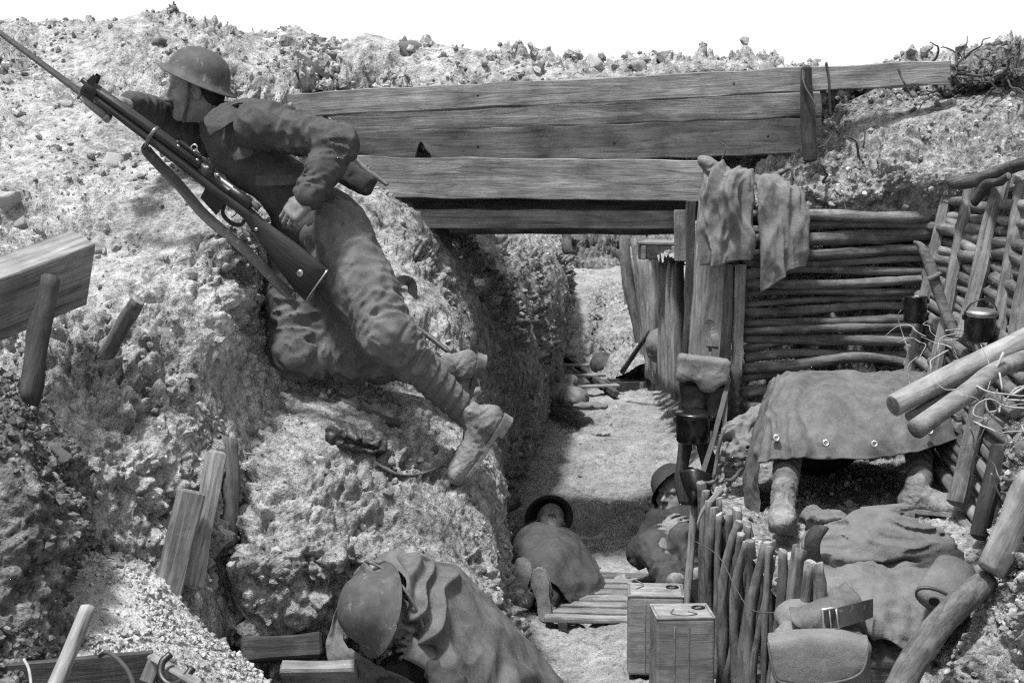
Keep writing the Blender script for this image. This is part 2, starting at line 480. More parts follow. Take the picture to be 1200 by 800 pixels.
def bump(nt, b, h, dist=0.01, strength=1.0):
    n = nt.nodes.new('ShaderNodeBump'); n.inputs['Distance'].default_value = dist; n.inputs['Strength'].default_value = strength
    nt.links.new(h, n.inputs['Height'])
    prev = b.inputs['Normal'].links
    if prev: nt.links.new(prev[0].from_socket, n.inputs['Normal'])
    nt.links.new(n.outputs[0], b.inputs['Normal'])

def soil(name, dark, mid, light, cut=0.5, lumps=0.5):
    m, nt, b = new_mat(name, 0.95, spec=0.15); c = coords(nt)
    n1 = tex(nt, c, Scale=3.2, Detail=5.0, Roughness=0.62)
    n2 = tex(nt, c, Scale=21.0, Detail=6.0, Roughness=0.68)
    n3 = tex(nt, c, Scale=95.0, Detail=3.0, Roughness=0.6)
    base = ramp(nt, n2, [(0.30, dark), (cut - 0.02, mid), (cut + 0.17, light)])
    patchy = ramp(nt, n1, [(0.33, 0.45), (0.62, 1.0)])
    col = mixc(nt, 0.75, base, patchy, 'MULTIPLY')
    grit = ramp(nt, n3, [(0.34, 0.45), (0.5, 0.95), (0.66, 1.0)])
    col = mixc(nt, 0.8, col, grit, 'MULTIPLY')
    v = tex(nt, c, 'Voronoi', 0, Scale=34.0, Randomness=1.0)
    chalk = ramp(nt, v, [(0.16, 1.0), (0.30, 0.0)])
    sel = ramp(nt, tex(nt, c, Scale=9.0, Detail=2.0), [(0.52, 0.0), (0.62, 1.0)])
    f = mixc(nt, 1.0, chalk, sel, 'MULTIPLY'); f2 = mixc(nt, lumps, 0.0, f)
    col = mixc(nt, f2, col, min(light * 1.25, 0.75))
    nt.links.new(col, b.inputs['Base Color'])
    bump(nt, b, n3, 0.012, 0.9); bump(nt, b, n2, 0.03, 0.7)
    return m

def stone_mat(name, lo, hi):
    m, nt, b = new_mat(name, 0.95, spec=0.15); c = coords(nt)
    g = nt.nodes.new('ShaderNodeNewGeometry')
    oi = nt.nodes.new('ShaderNodeObjectInfo')
    add = nd(nt, 'Math', operation='ADD'); nt.links.new(g.outputs['Random Per Island'], add.inputs[0]); nt.links.new(oi.outputs['Random'], add.inputs[1])
    fr = nd(nt, 'Math', operation='FRACT'); nt.links.new(add.outputs[0], fr.inputs[0])
    base = ramp(nt, fr.outputs[0], [(0.0, lo), (0.55, (lo + hi) / 2), (1.0, hi)])
    n = tex(nt, c, Scale=60.0, Detail=4.0)
    col = mixc(nt, 0.8, base, ramp(nt, n, [(0.3, 0.5), (0.6, 1.0)]), 'MULTIPLY')
    nt.links.new(col, b.inputs['Base Color']); bump(nt, b, n, 0.008, 0.8)
    return m

def wood(name, dark, light, scale=1.0, rough=0.85, mud=0.0, mudcol=0.3):
    m, nt, b = new_mat(name, rough, spec=0.25)
    oi = nt.nodes.new('ShaderNodeObjectInfo')
    tc = nt.nodes.new('ShaderNodeTexCoord'); ad = nd(nt, 'VectorMath', operation='ADD')
    ml = nd(nt, 'VectorMath', operation='SCALE'); ml.inputs['Scale'].default_value = 17.0
    cb = nt.nodes.new('ShaderNodeCombineXYZ')
    for i in range(3): nt.links.new(oi.outputs['Random'], cb.inputs[i])
    nt.links.new(cb.outputs[0], ml.inputs[0]); nt.links.new(tc.outputs['Object'], ad.inputs[0]); nt.links.new(ml.outputs[0], ad.inputs[1])
    mp = nt.nodes.new('ShaderNodeMapping'); mp.inputs['Scale'].default_value = (2.2 * scale, 34 * scale, 34 * scale); nt.links.new(ad.outputs[0], mp.inputs[0])
    g = tex(nt, mp.outputs[0], Scale=1.0, Detail=6.0, Roughness=0.72, Distortion=1.4)
    mp2 = nt.nodes.new('ShaderNodeMapping'); mp2.inputs['Scale'].default_value = (5, 9, 9); nt.links.new(ad.outputs[0], mp2.inputs[0])
    blot = tex(nt, mp2.outputs[0], Scale=1.0, Detail=5.0, Roughness=0.6)
    col = ramp(nt, g, [(0.28, dark), (0.50, (dark + light) / 2), (0.72, light)])
    col = mixc(nt, 0.8, col, ramp(nt, blot, [(0.30, 0.30), (0.62, 1.0)]), 'MULTIPLY')
    if mud:
        mp3 = nt.nodes.new('ShaderNodeMapping'); mp3.inputs['Scale'].default_value = (12, 14, 14); nt.links.new(ad.outputs[0], mp3.inputs[0])
        mn = tex(nt, mp3.outputs[0], Scale=1.0, Detail=7.0, Roughness=0.7)
        col = mixc(nt, ramp(nt, mn, [(0.50, 0.0), (0.74, mud)]), col, mudcol)
    tone = nd(nt, 'Math', operation='MULTIPLY_ADD'); nt.links.new(oi.outputs['Random'], tone.inputs[0]); tone.inputs[1].default_value = 0.5; tone.inputs[2].default_value = 0.72
    col = mixc(nt, 1.0, col, tone.outputs[0], 'MULTIPLY')
    nt.links.new(col, b.inputs['Base Color']); bump(nt, b, g, 0.006, 0.8)
    return m

def fabric(name, dark, light, mud=0.0, mudcol=0.35, weave=420.0, rough=0.9, spec=0.15, sheen=0.0, mudlo=0.53):
    m, nt, b = new_mat(name, rough, spec=spec); c = coords(nt)
    n = tex(nt, c, Scale=11.0, Detail=6.0, Roughness=0.6)
    a_, b_ = dark * 0.7 + light * 0.3, dark * 0.3 + light * 0.7
    col = ramp(nt, n, [(0.30, a_), (0.70, b_)])
    n2 = tex(nt, c, Scale=75.0, Detail=4.0, Roughness=0.7)
    col = mixc(nt, 0.4, col, ramp(nt, n2, [(0.32, 0.6), (0.62, 1.0)]), 'MULTIPLY')
    if mud:
        mn = tex(nt, c, Scale=7.0, Detail=12.0, Roughness=0.78)
        col = mixc(nt, ramp(nt, mn, [(mudlo - 0.06, 0.0), (mudlo + 0.20, mud * 0.8)]), col, mudcol)
        sp_ = tex(nt, c, Scale=48.0, Detail=4.0, Roughness=0.75)
        col = mixc(nt, ramp(nt, sp_, [(0.66, 0.0), (0.72, min(1.0, mud))]), col, mudcol * 1.3)
    nt.links.new(col, b.inputs['Base Color'])
    w = tex(nt, c, Scale=weave, Detail=2.0)
    bump(nt, b, w, 0.003, 0.7); bump(nt, b, n2, 0.003, 0.4)
    if sheen: b.inputs['Sheen Weight'].default_value = sheen
    return m

def plain(name, g, rough=0.6, metal=0.0, spec=0.4, spots=0.0, spotcol=0.4, var=0.3, sc=40.0):
    m, nt, b = new_mat(name, rough, metal, spec); c = coords(nt)
    n = tex(nt, c, Scale=sc, Detail=5.0, Roughness=0.65)
    col = mixc(nt, 1.0, g, ramp(nt, n, [(0.3, 1.0 - var), (0.7, 1.0)]), 'MULTIPLY')
    if spots:
        s = tex(nt, c, Scale=sc * 0.9, Detail=6.0, Roughness=0.75)
        col = mixc(nt, ramp(nt, s, [(0.58, 0.0), (0.66, spots)]), col, spotcol)
    nt.links.new(col, b.inputs['Base Color']); bump(nt, b, n, 0.003, 0.5)
    return m

MAT = dict(
    chalk=soil('chalk_soil', 0.09, 0.32, 0.56, 0.46),
    chalk_bright=soil('bright_chalk_soil', 0.22, 0.44, 0.60, 0.44),
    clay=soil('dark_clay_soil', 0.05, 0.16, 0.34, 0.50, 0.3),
    floor=soil('trodden_chalk_soil', 0.14, 0.30, 0.42, 0.46, 0.25),
    bank=soil('mixed_bank_soil', 0.06, 0.25, 0.48, 0.47),
    stone=stone_mat('chalk_stone', 0.16, 0.58),
    clod=stone_mat('dark_clod', 0.06, 0.30),
    plank=wood('weathered_plank', 0.06, 0.40, 1.0, mud=0.25, mudcol=0.26),
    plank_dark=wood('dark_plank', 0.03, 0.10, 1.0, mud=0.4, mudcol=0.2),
    plank_pale=wood('pale_plank', 0.10, 0.30, 1.0, mud=0.4, mudcol=0.4),
    bark=wood('bark', 0.03, 0.24, 1.0, mud=0.7, mudcol=0.26),
    bark_pale=wood('pale_bark', 0.12, 0.32, 0.8, mud=0.3, mudcol=0.5),
    bark_dark=wood('dark_bark', 0.02, 0.10, 1.0, mud=0.3, mudcol=0.2),
    cut=wood('cut_wood', 0.18, 0.42, 1.5),
    wool=fabric('khaki_wool', 0.040, 0.085, 0.35, 0.20),
    wool_dark=fabric('dark_wool', 0.025, 0.060, 0.3, 0.14),
    trouser=fabric('muddy_trouser_wool', 0.07, 0.14, 0.5, 0.26, mudlo=0.48),
    puttee=fabric('muddy_puttee', 0.075, 0.14, 0.35, 0.24, mudlo=0.5),
    canvas=fabric('canvas', 0.11, 0.22, 0.4, 0.30),
    sheet=fabric('rubbered_groundsheet', 0.045, 0.12, 0.6, 0.24, mudlo=0.47, weave=500, rough=0.7, spec=0.3),
    burlap=fabric('sacking', 0.07, 0.17, 0.45, 0.24, weave=180, mudlo=0.48),
    sheet_dark=fabric('dark_groundsheet', 0.035, 0.085, 0.5, 0.16, rough=0.7, spec=0.3),
    boot=fabric('muddy_boot_leather', 0.075, 0.15, 0.9, 0.34, weave=160, rough=1.0, spec=0.05, mudlo=0.47),
    sole=fabric('boot_sole', 0.06, 0.12, 0.8, 0.30, weave=160, rough=1.0, spec=0.05, mudlo=0.49),
    leather=plain('worn_leather', 0.045, 0.5, spots=0.4, spotcol=0.25),
    webbing=fabric('webbing', 0.07, 0.15, 0.4, 0.3),
    skin=plain('skin', 0.21, 0.55, var=0.35, sc=55.0),
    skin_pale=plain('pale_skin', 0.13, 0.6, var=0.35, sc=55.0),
    hair=plain('dark_hair', 0.015, 0.7, sc=120.0),
    helmet=plain('helmet_paint', 0.085, 0.7, 0.0, 0.3, spots=0.6, spotcol=0.26, var=0.5, sc=26.0),
    steel=plain('dull_steel', 0.22, 0.38, 0.9, sc=60.0),
    gunmetal=plain('gunmetal', 0.06, 0.42, 0.85, sc=60.0),
    brass=plain('bright_metal', 0.62, 0.3, 0.9),
    enamel=plain('black_pot', 0.012, 0.22, 0.2, 0.7, spots=0.25, spotcol=0.2),
    stock=wood('rifle_stock_wood', 0.022, 0.06, 1.4, rough=0.42),
    tin=wood('weathered_tin', 0.14, 0.28, 0.35, rough=0.6, mud=0.6, mudcol=0.36),
    rope=fabric('rope', 0.10, 0.22), root=plain('root', 0.07, 0.9, sc=50.0), root_pale=plain('pale_root', 0.34, 0.9, sc=50.0),
)
WOODCUT = [MAT['bark'], MAT['cut']]

# ================================================================== THE SETTING: trench earthwork
def rock_base(n, rough, seed, sub=1):
    import bmesh
    bm = bmesh.new(); bmesh.ops.create_icosphere(bm, subdivisions=sub, radius=1.0)
    V = np.array([v.co[:] for v in bm.verts]); Fc = np.array([[v.index for v in f.verts] for f in bm.faces]); bm.free()
    V = V * (1 + rough * noise3(V * 1.1 + seed)[:, None] + 0.5 * rough * noise3(V * 2.3 + seed)[:, None])
    R = np.random.default_rng(seed)
    for k in range(4):       # a few flat broken faces
        d = nrm(R.normal(size=3)); h = V @ d; lim = R.uniform(0.45, 0.75); V = V - np.maximum(h - lim, 0)[:, None] * d
    return V, Fc
ROCKS = [rock_base(0, 0.5, 10 + i) for i in range(8)]
BIGROCKS = [rock_base(0, 0.55, 40 + i, 3) for i in range(8)]
BIGROCK_ME = []
for i, (V, Fc) in enumerate(BIGROCKS):
    V = V * (1 + 0.10 * noise3(V * 5 + i)[:, None]); me = mesh('stone', V, Fc); BIGROCK_ME.append(me)
BIGROCK_ME2 = [me.copy() for me in BIGROCK_ME]
for me in BIGROCK_ME: me.materials.append(MAT['stone'])
for me in BIGROCK_ME2: me.materials.append(MAT['clod'])

def rand_rot(R, n):
    q = R.normal(size=(n, 4)); q /= np.linalg.norm(q, axis=1)[:, None]; w, x, y, z = q.T
    return np.stack([np.stack([1-2*(y*y+z*z), 2*(x*y-z*w), 2*(x*z+y*w)], -1), np.stack([2*(x*y+z*w), 1-2*(x*x+z*z), 2*(y*z-x*w)], -1), np.stack([2*(x*z-y*w), 2*(y*z+x*w), 1-2*(x*x+y*y)], -1)], 1)

def pick(G, N, n, R, mask=None):
    a = np.linalg.norm(np.cross(G[1:, :-1] - G[:-1, :-1], G[:-1, 1:] - G[:-1, :-1]), axis=-1)
    cen = G[:-1, :-1]
    if mask is not None: a = a * mask(cen)
    a = a.ravel(); idx = R.choice(len(a), n, p=a / a.sum())
    return cen.reshape(-1, 3)[idx], N[:-1, :-1].reshape(-1, 3)[idx]

def project(p):
    d = p - np.array([0, 0, CAM_Z]); dep = d[..., 1] * cp - d[..., 2] * sp
    return 600 + F_PX * d[..., 0] / dep, 400 - F_PX * (d[..., 1] * sp + d[..., 2] * cp) / dep

def clump(c):      # stones lie in patches, not evenly
    k = np.clip(fbm(c / 0.30 + 5.0, 3) * 2.8 + 0.5, 0.10, 1.8); u, v = project(c)
    return k * ((u > -90) & (u < 1290) & (v > -60) & (v < 870))

def scatter(parent, G, N, n, smin, smax, mat, seed, soilmat, mask=clump):
    R = np.random.default_rng(seed); pos, nn = pick(G, N, n, R, mask)
    s = smin * (smax / smin) ** (R.random(n) ** 2.6); rot = rand_rot(R, n); anis = R.uniform(0.55, 1.25, size=(n, 3))
    VV, FF, off = [], [], 0
    for b, (V, Fc) in enumerate(ROCKS):
        w = np.arange(n)[b::len(ROCKS)]
        v = np.einsum('nij,nvj->nvi', rot[w], V[None] * anis[w][:, None] * s[w][:, None, None]) + (pos[w] + nn[w] * (s[w] * R.uniform(-0.15, 0.5, len(w)))[:, None])[:, None]
        f = Fc[None] + (np.arange(len(w)) * len(V))[:, None, None] + off
        VV.append(v.reshape(-1, 3)); FF.append(f.reshape(-1, 3)); off += len(w) * len(V)
    FF = np.concatenate(FF); nf = len(ROCKS[0][1]); mi = np.repeat((R.random(n) < 0.38).astype(int), nf)
    o = obj('rubble', mesh('rubble', np.concatenate(VV), FF, mi, smooth=False), [soilmat, mat], parent)
    o['kind'] = 'stuff'; return o

def stones(parent, G, N, n, smin, smax, seed, dark=0.3, mask=clump):
    R = np.random.default_rng(seed); pos, nn = pick(G, N, n, R, mask); rot = rand_rot(R, n)
    for i in range(n):
        s = smin * (smax / smin) ** (R.random() ** 2); me = (BIGROCK_ME2 if R.random() < dark else BIGROCK_ME)[R.integers(8)]
        M = np.eye(4); M[:3, :3] = rot[i] * (s * R.uniform(0.6, 1.2, 3)); M[:3, 3] = pos[i] - nn[i] * s * 0.10
        obj('stone', me, None, parent, M)

EARTH = {}
def earth(name, rows, nr, nc, mat, pix=True, rub=0, big=0, rsize=(0.0045, 0.024), bsize=(0.018, 0.055), seed=1, dark=0.12, rmat='stone', rel={}):
    G = net(rows, nr, nc, pix); G, N = flip_to(G, (0.4, 0, 3.2))
    G = relief(G, N, seed=seed * 1.7, **rel)
    o = obj(name, grid_mesh(name, G), MAT[mat]); o['kind'] = 'structure'
    N = grid_normals(G)
    if rub: scatter(o, G, N, rub, rsize[0], rsize[1], MAT[rmat], seed * 13, MAT[mat])
    if big: stones(o, G, N, big, bsize[0], bsize[1], seed * 17 + 1, dark)
    EARTH[name] = (G, N, o)
    return o

# left parapet slope the sentry lies on
earth('parapet_slope', [
    [(-120,70,9.2),(60,60,9.2),(180,55,9.2),(300,75,9.2),(420,90,9.4),(540,95,9.6)],
    [(-120,30,7.7),(60,27,7.6),(180,20,7.6),(300,42,7.9),(420,55,8.1),(540,62,8.3)],
    [(-120,95,6.8),(60,90,6.8),(180,85,6.8),(300,100,7.3),(420,105,7.7),(500,115,7.8)],
    [(-120,180,6.0),(60,170,6.0),(180,165,6.1),(260,175,6.2),(330,200,6.7),(420,215,7.1)],
    [(-120,260,5.5),(60,250,5.5),(180,240,5.5),(265,245,5.5),(312,260,5.95),(400,300,6.5)],
    [(-120,340,5.1),(60,330,5.1),(170,320,5.15),(265,310,5.25),(318,330,5.8),(390,350,6.2)],
    [(-120,420,4.85),(60,410,4.8),(160,400,4.9),(255,390,5.05),(312,400,5.6),(380,420,6.0)],
    [(-120,490,4.6),(60,490,4.55),(160,490,4.7),(245,480,4.95),(310,470,5.4),(380,460,5.75)],
    [(-120,560,4.5),(60,560,4.45),(160,560,4.55),(235,560,4.8),(290,560,5.1),(340,560,5.4)],
    [(-120,680,4.45),(60,680,4.4),(160,680,4.5),(230,680,4.7),(280,690,4.9),(320,690,5.1)],
    [(-120,860,4.4),(60,860,4.35),(160,860,4.45),(230,860,4.6),(280,860,4.8),(320,860,4.9)],
], 355, 295, 'chalk', rub=10500, big=130, seed=1, rel=dict(big=0.06, mid=0.036, small=0.010, tiny=0.004))

# fire step and left trench wall: cross sections from far to near
WALL_ROWS = [
    [(500,258,18),(600,258,18),(650,268,18),(664,290,18),(668,305,18),(667,318,18),(665,330,18)],
    [(480,262,15),(590,262,15),(640,268,15),(662,290,15),(668,320,15),(667,355,15),(664,385,15)],
    [(470,258,12.5),(560,262,12.5),(625,275,12.5),(656,305,12.5),(668,345,12.5),(664,395,12.5),(656,450,12.5)],
    [(450,250,10.5),(540,262,10.5),(600,285,10.5),(636,330,10.5),(646,395,10.5),(640,470,10.5),(636,530,10.6)],
    [(440,225,8.6),(500,245,8.6),(555,280,8.6),(590,335,8.6),(604,420,8.6),(600,520,8.6),(596,610,8.6)],
    [(400,190,7.3),(450,222,7.3),(500,268,7.3),(535,340,7.3),(560,440,7.3),(585,580,7.3),(600,690,7.3)],
    [(370,280,6.7),(435,265,6.7),(495,320,6.6),(535,390,6.5),(562,490,6.5),(585,620,6.5),(602,745,6.5)],
    [(330,432,5.72),(430,430,5.85),(525,448,5.95),(566,500,5.95),(585,575,5.95),(598,680,5.95),(606,800,5.95)],
    [(300,480,5.45),(420,478,5.52),(520,516,5.66),(572,562,5.68),(590,640,5.6),(605,730,5.6),(612,840,5.6)],
    [(290,548,5.05),(400,550,5.12),(500,580,5.2),(564,624,5.3),(592,700,5.3),(606,790,5.3),(612,880,5.3)],
    [(284,620,4.85),(380,618,4.88),(470,634,4.95),(548,674,5.0),(584,745,5.05),(600,830,5.1),(606,910,5.1)],
    [(286,655,4.74),(380,650,4.75),(466,662,4.80),(540,705,4.88),(578,775,4.98),(598,850,5.0),(605,920,5.0)],
    [(286,735,4.74),(380,725,4.74),(465,740,4.78),(535,770,4.86),(575,820,4.95),(595,880,5.0),(604,950,5.0)],
    [(290,870,4.72),(380,870,4.70),(465,875,4.74),(535,890,4.8),(575,910,4.9),(595,950,4.95),(604,1000,4.95)],
]
# the left border turns back into the slope behind it
WALL_ROWS = [[(r[0][0] - 24 + 9 * math.sin(i * 2.3), r[0][1] + 8, r[0][2] + 0.4)] + r for i, r in enumerate(WALL_ROWS)]
earth('trench_wall_left', WALL_ROWS, 390, 300, 'bank', rub=8500, big=110, seed=2, dark=0.2, rel=dict(big=0.05, mid=0.032, small=0.010, tiny=0.004))

# trench floor (world coordinates)
earth('trench_floor', [
    [(-4.2,-2.0,0),(-1.6,-2.0,0),(0.2,-2.0,-0.02),(1.0,-2.0,0),(2.2,-2.0,0),(4.2,-2.0,0)],
    [(-4.2,3.0,0.0),(-1.4,3.0,0.0),(0.2,3.0,-0.02),(0.9,3.0,0),(1.9,3.0,0),(4.2,3.0,0)],
    [(-2.6,5.0,0.0),(-1.0,5.0,0.0),(0.2,5.0,-0.02),(0.8,5.0,0),(1.6,5.0,0),(2.6,5.0,0)],
    [(-1.5,6.4,0.0),(-0.4,6.4,0.0),(0.2,6.4,-0.03),(0.7,6.4,0),(1.3,6.4,0),(2.0,6.4,0)],
    [(-1.2,7.8,0.0),(-0.3,7.8,0.0),(0.2,7.8,-0.02),(0.7,7.8,0),(1.3,7.8,0.02),(2.0,7.8,0.1)],
    [(-1.0,8.9,0.10),(-0.2,8.9,0.05),(0.3,8.9,0.02),(0.8,8.9,0.05),(1.3,8.9,0.15),(2.0,8.9,0.3)],
    [(-0.8,10.2,0.25),(-0.1,10.2,0.16),(0.5,10.2,0.12),(1.0,10.2,0.16),(1.5,10.2,0.3),(2.2,10.2,0.5)],
    [(-0.4,12.5,0.4),(0.2,12.5,0.34),(0.7,12.5,0.32),(1.2,12.5,0.36),(1.7,12.5,0.5),(2.4,12.5,0.8)],
    [(0.0,15,0.7),(0.4,15,0.62),(0.8,15,0.58),(1.2,15,0.64),(1.7,15,0.95),(2.4,15,1.3)],
    [(0.2,18.2,1.0),(0.6,18.2,0.96),(1.0,18.2,0.95),(1.4,18.2,0.97),(1.8,18.2,1.2),(2.4,18.2,1.5)],
    [(0.2,19.6,0.9),(0.6,19.6,0.9),(1.0,19.6,0.9),(1.4,19.6,0.9),(1.8,19.6,1.0),(2.4,19.6,1.2)],
], 300, 140, 'floor', pix=False, rub=2800, big=24, rsize=(0.004, 0.018), bsize=(0.015, 0.035), seed=3,
   rel=dict(big=0.035, mid=0.012, small=0.005, tiny=0.0015))

# mounded earth on and behind the timber bridge
earth('parapet_crest', [
    [(220,255,8.75),(330,255,8.6),(420,255,8.5),(560,258,8.5),(740,256,8.5),(860,255,8.5),(1000,255,8.5),(1160,255,8.5)],
    [(220,100,8.6),(330,110,8.45),(420,115,8.4),(560,115,8.4),(740,115,8.4),(860,115,8.4),(1000,115,8.4),(1160,115,8.4)],
    [(220,44,8.1),(330,44,8.0),(420,57,8.0),(560,63,8.0),(740,66,8.0),(860,79,8.0),(1000,77,8.0),(1160,66,8.0)],
    [(240,80,7.75),(330,80,7.7),(420,80,7.7),(560,80,7.7),(740,79,7.7),(860,82,7.7),(1000,79,7.7),(1160,73,7.7)],
    [(240,112,7.44),(330,106,7.42),(420,103,7.42),(560,98,7.42),(740,90,7.42),(860,84,7.42),(1000,80,7.42),(1160,76,7.42)],
    [(240,150,7.6),(330,150,7.6),(420,150,7.6),(560,150,7.6),(740,150,7.6),(860,150,7.6),(1000,150,7.6),(1160,150,7.6)],
    [(240,262,7.9),(330,262,7.9),(420,262,7.9),(560,262,7.9),(740,258,7.9),(860,255,7.9),(1000,255,7.9),(1160,255,7.9)],  # carried down behind the boards to keep their gap dark
], 140, 400, 'chalk', rub=4200, big=70, rsize=(0.008, 0.04), bsize=(0.03, 0.075), seed=4, rel=dict(big=0.10, mid=0.045, small=0.012, tiny=0.004))

# bank above the log revetment on the right
earth('bank_right', [
    [(1060,120,9.4),(1120,110,9.2),(1190,100,9.0),(1300,100,8.6)],
    [(1085,72,8.3),(1130,62,8.1),(1185,46,7.9),(1300,44,7.4)],
    [(1050,98,7.5),(1110,102,7.45),(1180,100,7.2),(1300,100,6.8)],
    [(975,132,7.36),(1060,140,7.25),(1160,145,6.95),(1300,150,6.4)],
    [(890,190,7.3),(1000,195,7.1),(1120,195,6.75),(1300,195,6.1)],
    [(840,246,7.12),(980,248,7.04),(1092,243,6.9),(1300,232,5.95)],
    [(840,330,7.22),(980,330,7.2),(1120,330,7.1),(1310,300,6.3)],
    [(840,520,7.22),(980,520,7.2),(1120,520,7.1),(1310,520,6.3)],
], 220, 225, 'bank', rub=5000, big=60, seed=5, dark=0.2)

earth('sod_mass', [
    [(1085,100,8.0),(1120,92,7.9),(1180,80,7.8),(1300,76,7.4)],
    [(1090,86,7.7),(1122,74,7.6),(1170,56,7.5),(1300,48,7.1)],
    [(1104,104,7.35),(1130,96,7.25),(1180,84,7.05),(1300,80,6.7)],
    [(1110,120,7.5),(1140,116,7.4),(1190,108,7.2),(1300,104,6.9)],
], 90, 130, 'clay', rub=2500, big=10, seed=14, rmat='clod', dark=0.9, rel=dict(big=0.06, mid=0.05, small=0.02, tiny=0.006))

# bench the sleeper sits on (world coordinates)
earth('bay_floor', [
    [(0.96,7.35,0.66),(1.3,7.35,0.66),(1.7,7.35,0.67),(2.1,7.35,0.70),(2.6,7.35,0.9)],
    [(0.92,6.6,0.64),(1.3,6.6,0.64),(1.7,6.6,0.65),(2.0,6.6,0.68),(2.5,6.6,0.9)],
    [(0.90,5.9,0.62),(1.25,5.9,0.63),(1.6,5.9,0.64),(1.9,5.9,0.68),(2.4,5.9,0.9)],
    [(0.96,5.2,0.54),(1.25,5.2,0.55),(1.5,5.2,0.55),(1.8,5.2,0.62),(2.3,5.2,0.9)],
    [(1.06,4.85,0.34),(1.25,4.8,0.34),(1.42,4.75,0.36),(1.6,4.7,0.45),(2.2,4.6,0.8)],
    [(1.06,4.55,0.0),(1.25,4.45,0.0),(1.45,4.4,0.0),(1.7,4.3,0.0),(2.2,4.2,0.0)],
], 220, 170, 'bank', pix=False, rub=2600, big=20, rsize=(0.005, 0.022), bsize=(0.02, 0.04), seed=6, rel=dict(big=0.02, mid=0.015, small=0.008, tiny=0.003))

# near mass of earth in the lower right corner
earth('earth_mass_right', [
    [(1215,470,5.3),(1240,455,5.1),(1290,450,4.9),(1360,450,4.8)],
    [(1185,520,5.0),(1205,510,4.85),(1260,505,4.7),(1360,500,4.6)],
    [(1172,600,4.85),(1186,595,4.7),(1250,590,4.55),(1360,590,4.45)],
    [(1158,690,4.7),(1172,690,4.55),(1240,690,4.4),(1360,690,4.3)],
    [(1115,775,4.6),(1140,770,4.45),(1230,780,4.25),(1360,780,4.15)],
    [(1060,860,4.5),(1100,860,4.35),(1220,870,4.1),(1360,870,4.0)],
], 200, 130, 'bank', rub=3500, big=30, seed=7, dark=0.25)

# near mass of earth on the left and the slipped chalk below it
earth('earth_mass_left', [
    [(-140,455,4.6),(-60,440,4.5),(0,446,4.4),(30,465,4.5),(45,480,4.8)],
    [(-140,480,3.95),(-60,470,3.95),(10,470,4.0),(48,500,4.15),(62,510,4.6)],
    [(-140,560,3.8),(-60,555,3.8),(15,550,3.85),(64,560,4.0),(82,560,4.5)],
    [(-140,650,3.75),(-60,650,3.75),(20,645,3.8),(80,640,3.95),(100,640,4.4)],
    [(-140,740,3.6),(-60,740,3.6),(20,740,3.7),(82,730,3.9),(104,720,4.3)],
    [(-140,860,3.5),(-60,860,3.5),(20,860,3.6),(90,860,3.7),(120,850,4.0)],
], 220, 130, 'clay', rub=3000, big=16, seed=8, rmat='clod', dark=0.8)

earth('slipped_chalk', [
    [(60,655,4.5),(110,650,4.45),(160,655,4.5),(200,690,4.6),(240,735,4.7)],
    [(40,700,4.05),(100,680,4.2),(170,690,4.3),(225,725,4.45),(275,765,4.6)],
    [(30,760,3.85),(100,745,3.95),(180,750,4.1),(255,775,4.3),(320,800,4.5)],
    [(20,850,3.65),(100,845,3.7),(190,850,3.85),(280,850,4.1),(350,860,4.35)],
    [(20,980,3.5),(100,980,3.5),(190,990,3.6),(290,990,3.8),(380,990,4.0)],
], 170, 170, 'chalk_bright', rub=3500, big=10, rsize=(0.004, 0.016), bsize=(0.015, 0.03), seed=9, dark=0.15, rel=dict(big=0.03, mid=0.012, small=0.006, tiny=0.003))

# far side beyond the bridge: bank behind the stake fence, and the field
earth('bank_far', [
    [(600,262,24),(680,250,24),(740,246,24),(830,240,24),(980,235,24)],
    [(600,270,20),(680,268,20),(740,268,20),(830,262,20),(980,250,20)],
    [(600,290,19.4),(680,290,19.4),(740,290,19.2),(830,280,18),(980,265,17)],
    [(600,330,19),(680,324,19),(740,322,18.6),(830,300,16.5),(980,280,15)],
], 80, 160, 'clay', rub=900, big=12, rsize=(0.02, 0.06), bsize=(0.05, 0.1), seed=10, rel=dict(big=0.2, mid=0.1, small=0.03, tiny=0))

earth('bank_behind_fence', [
    [(742,292,14.6),(800,292,14.4),(900,292,14)],
    [(748,290,13.0),(800,290,12.8),(900,290,12.5)],
    [(766,296,10.5),(820,292,10.3),(940,290,10)],
    [(800,300,8.2),(850,300,8.0),(980,300,7.8)],
    [(810,300,7.5),(860,300,7.4),(1000,300,7.3)],
], 110, 80, 'bank', rub=900, big=12, seed=11)

earth('mound_far', [
    [(690,345,15.5),(712,332,15.5),(738,330,15.3),(770,330,15)],
    [(688,400,14.2),(706,362,14.3),(736,350,14.2),(770,350,14)],
    [(694,424,13.2),(712,404,13.0),(742,388,13),(790,380,13)],
    [(700,450,12.4),(725,440,12.2),(760,425,12.0),(800,410,12)],
], 80, 80, 'bank', rub=700, big=6, seed=12)

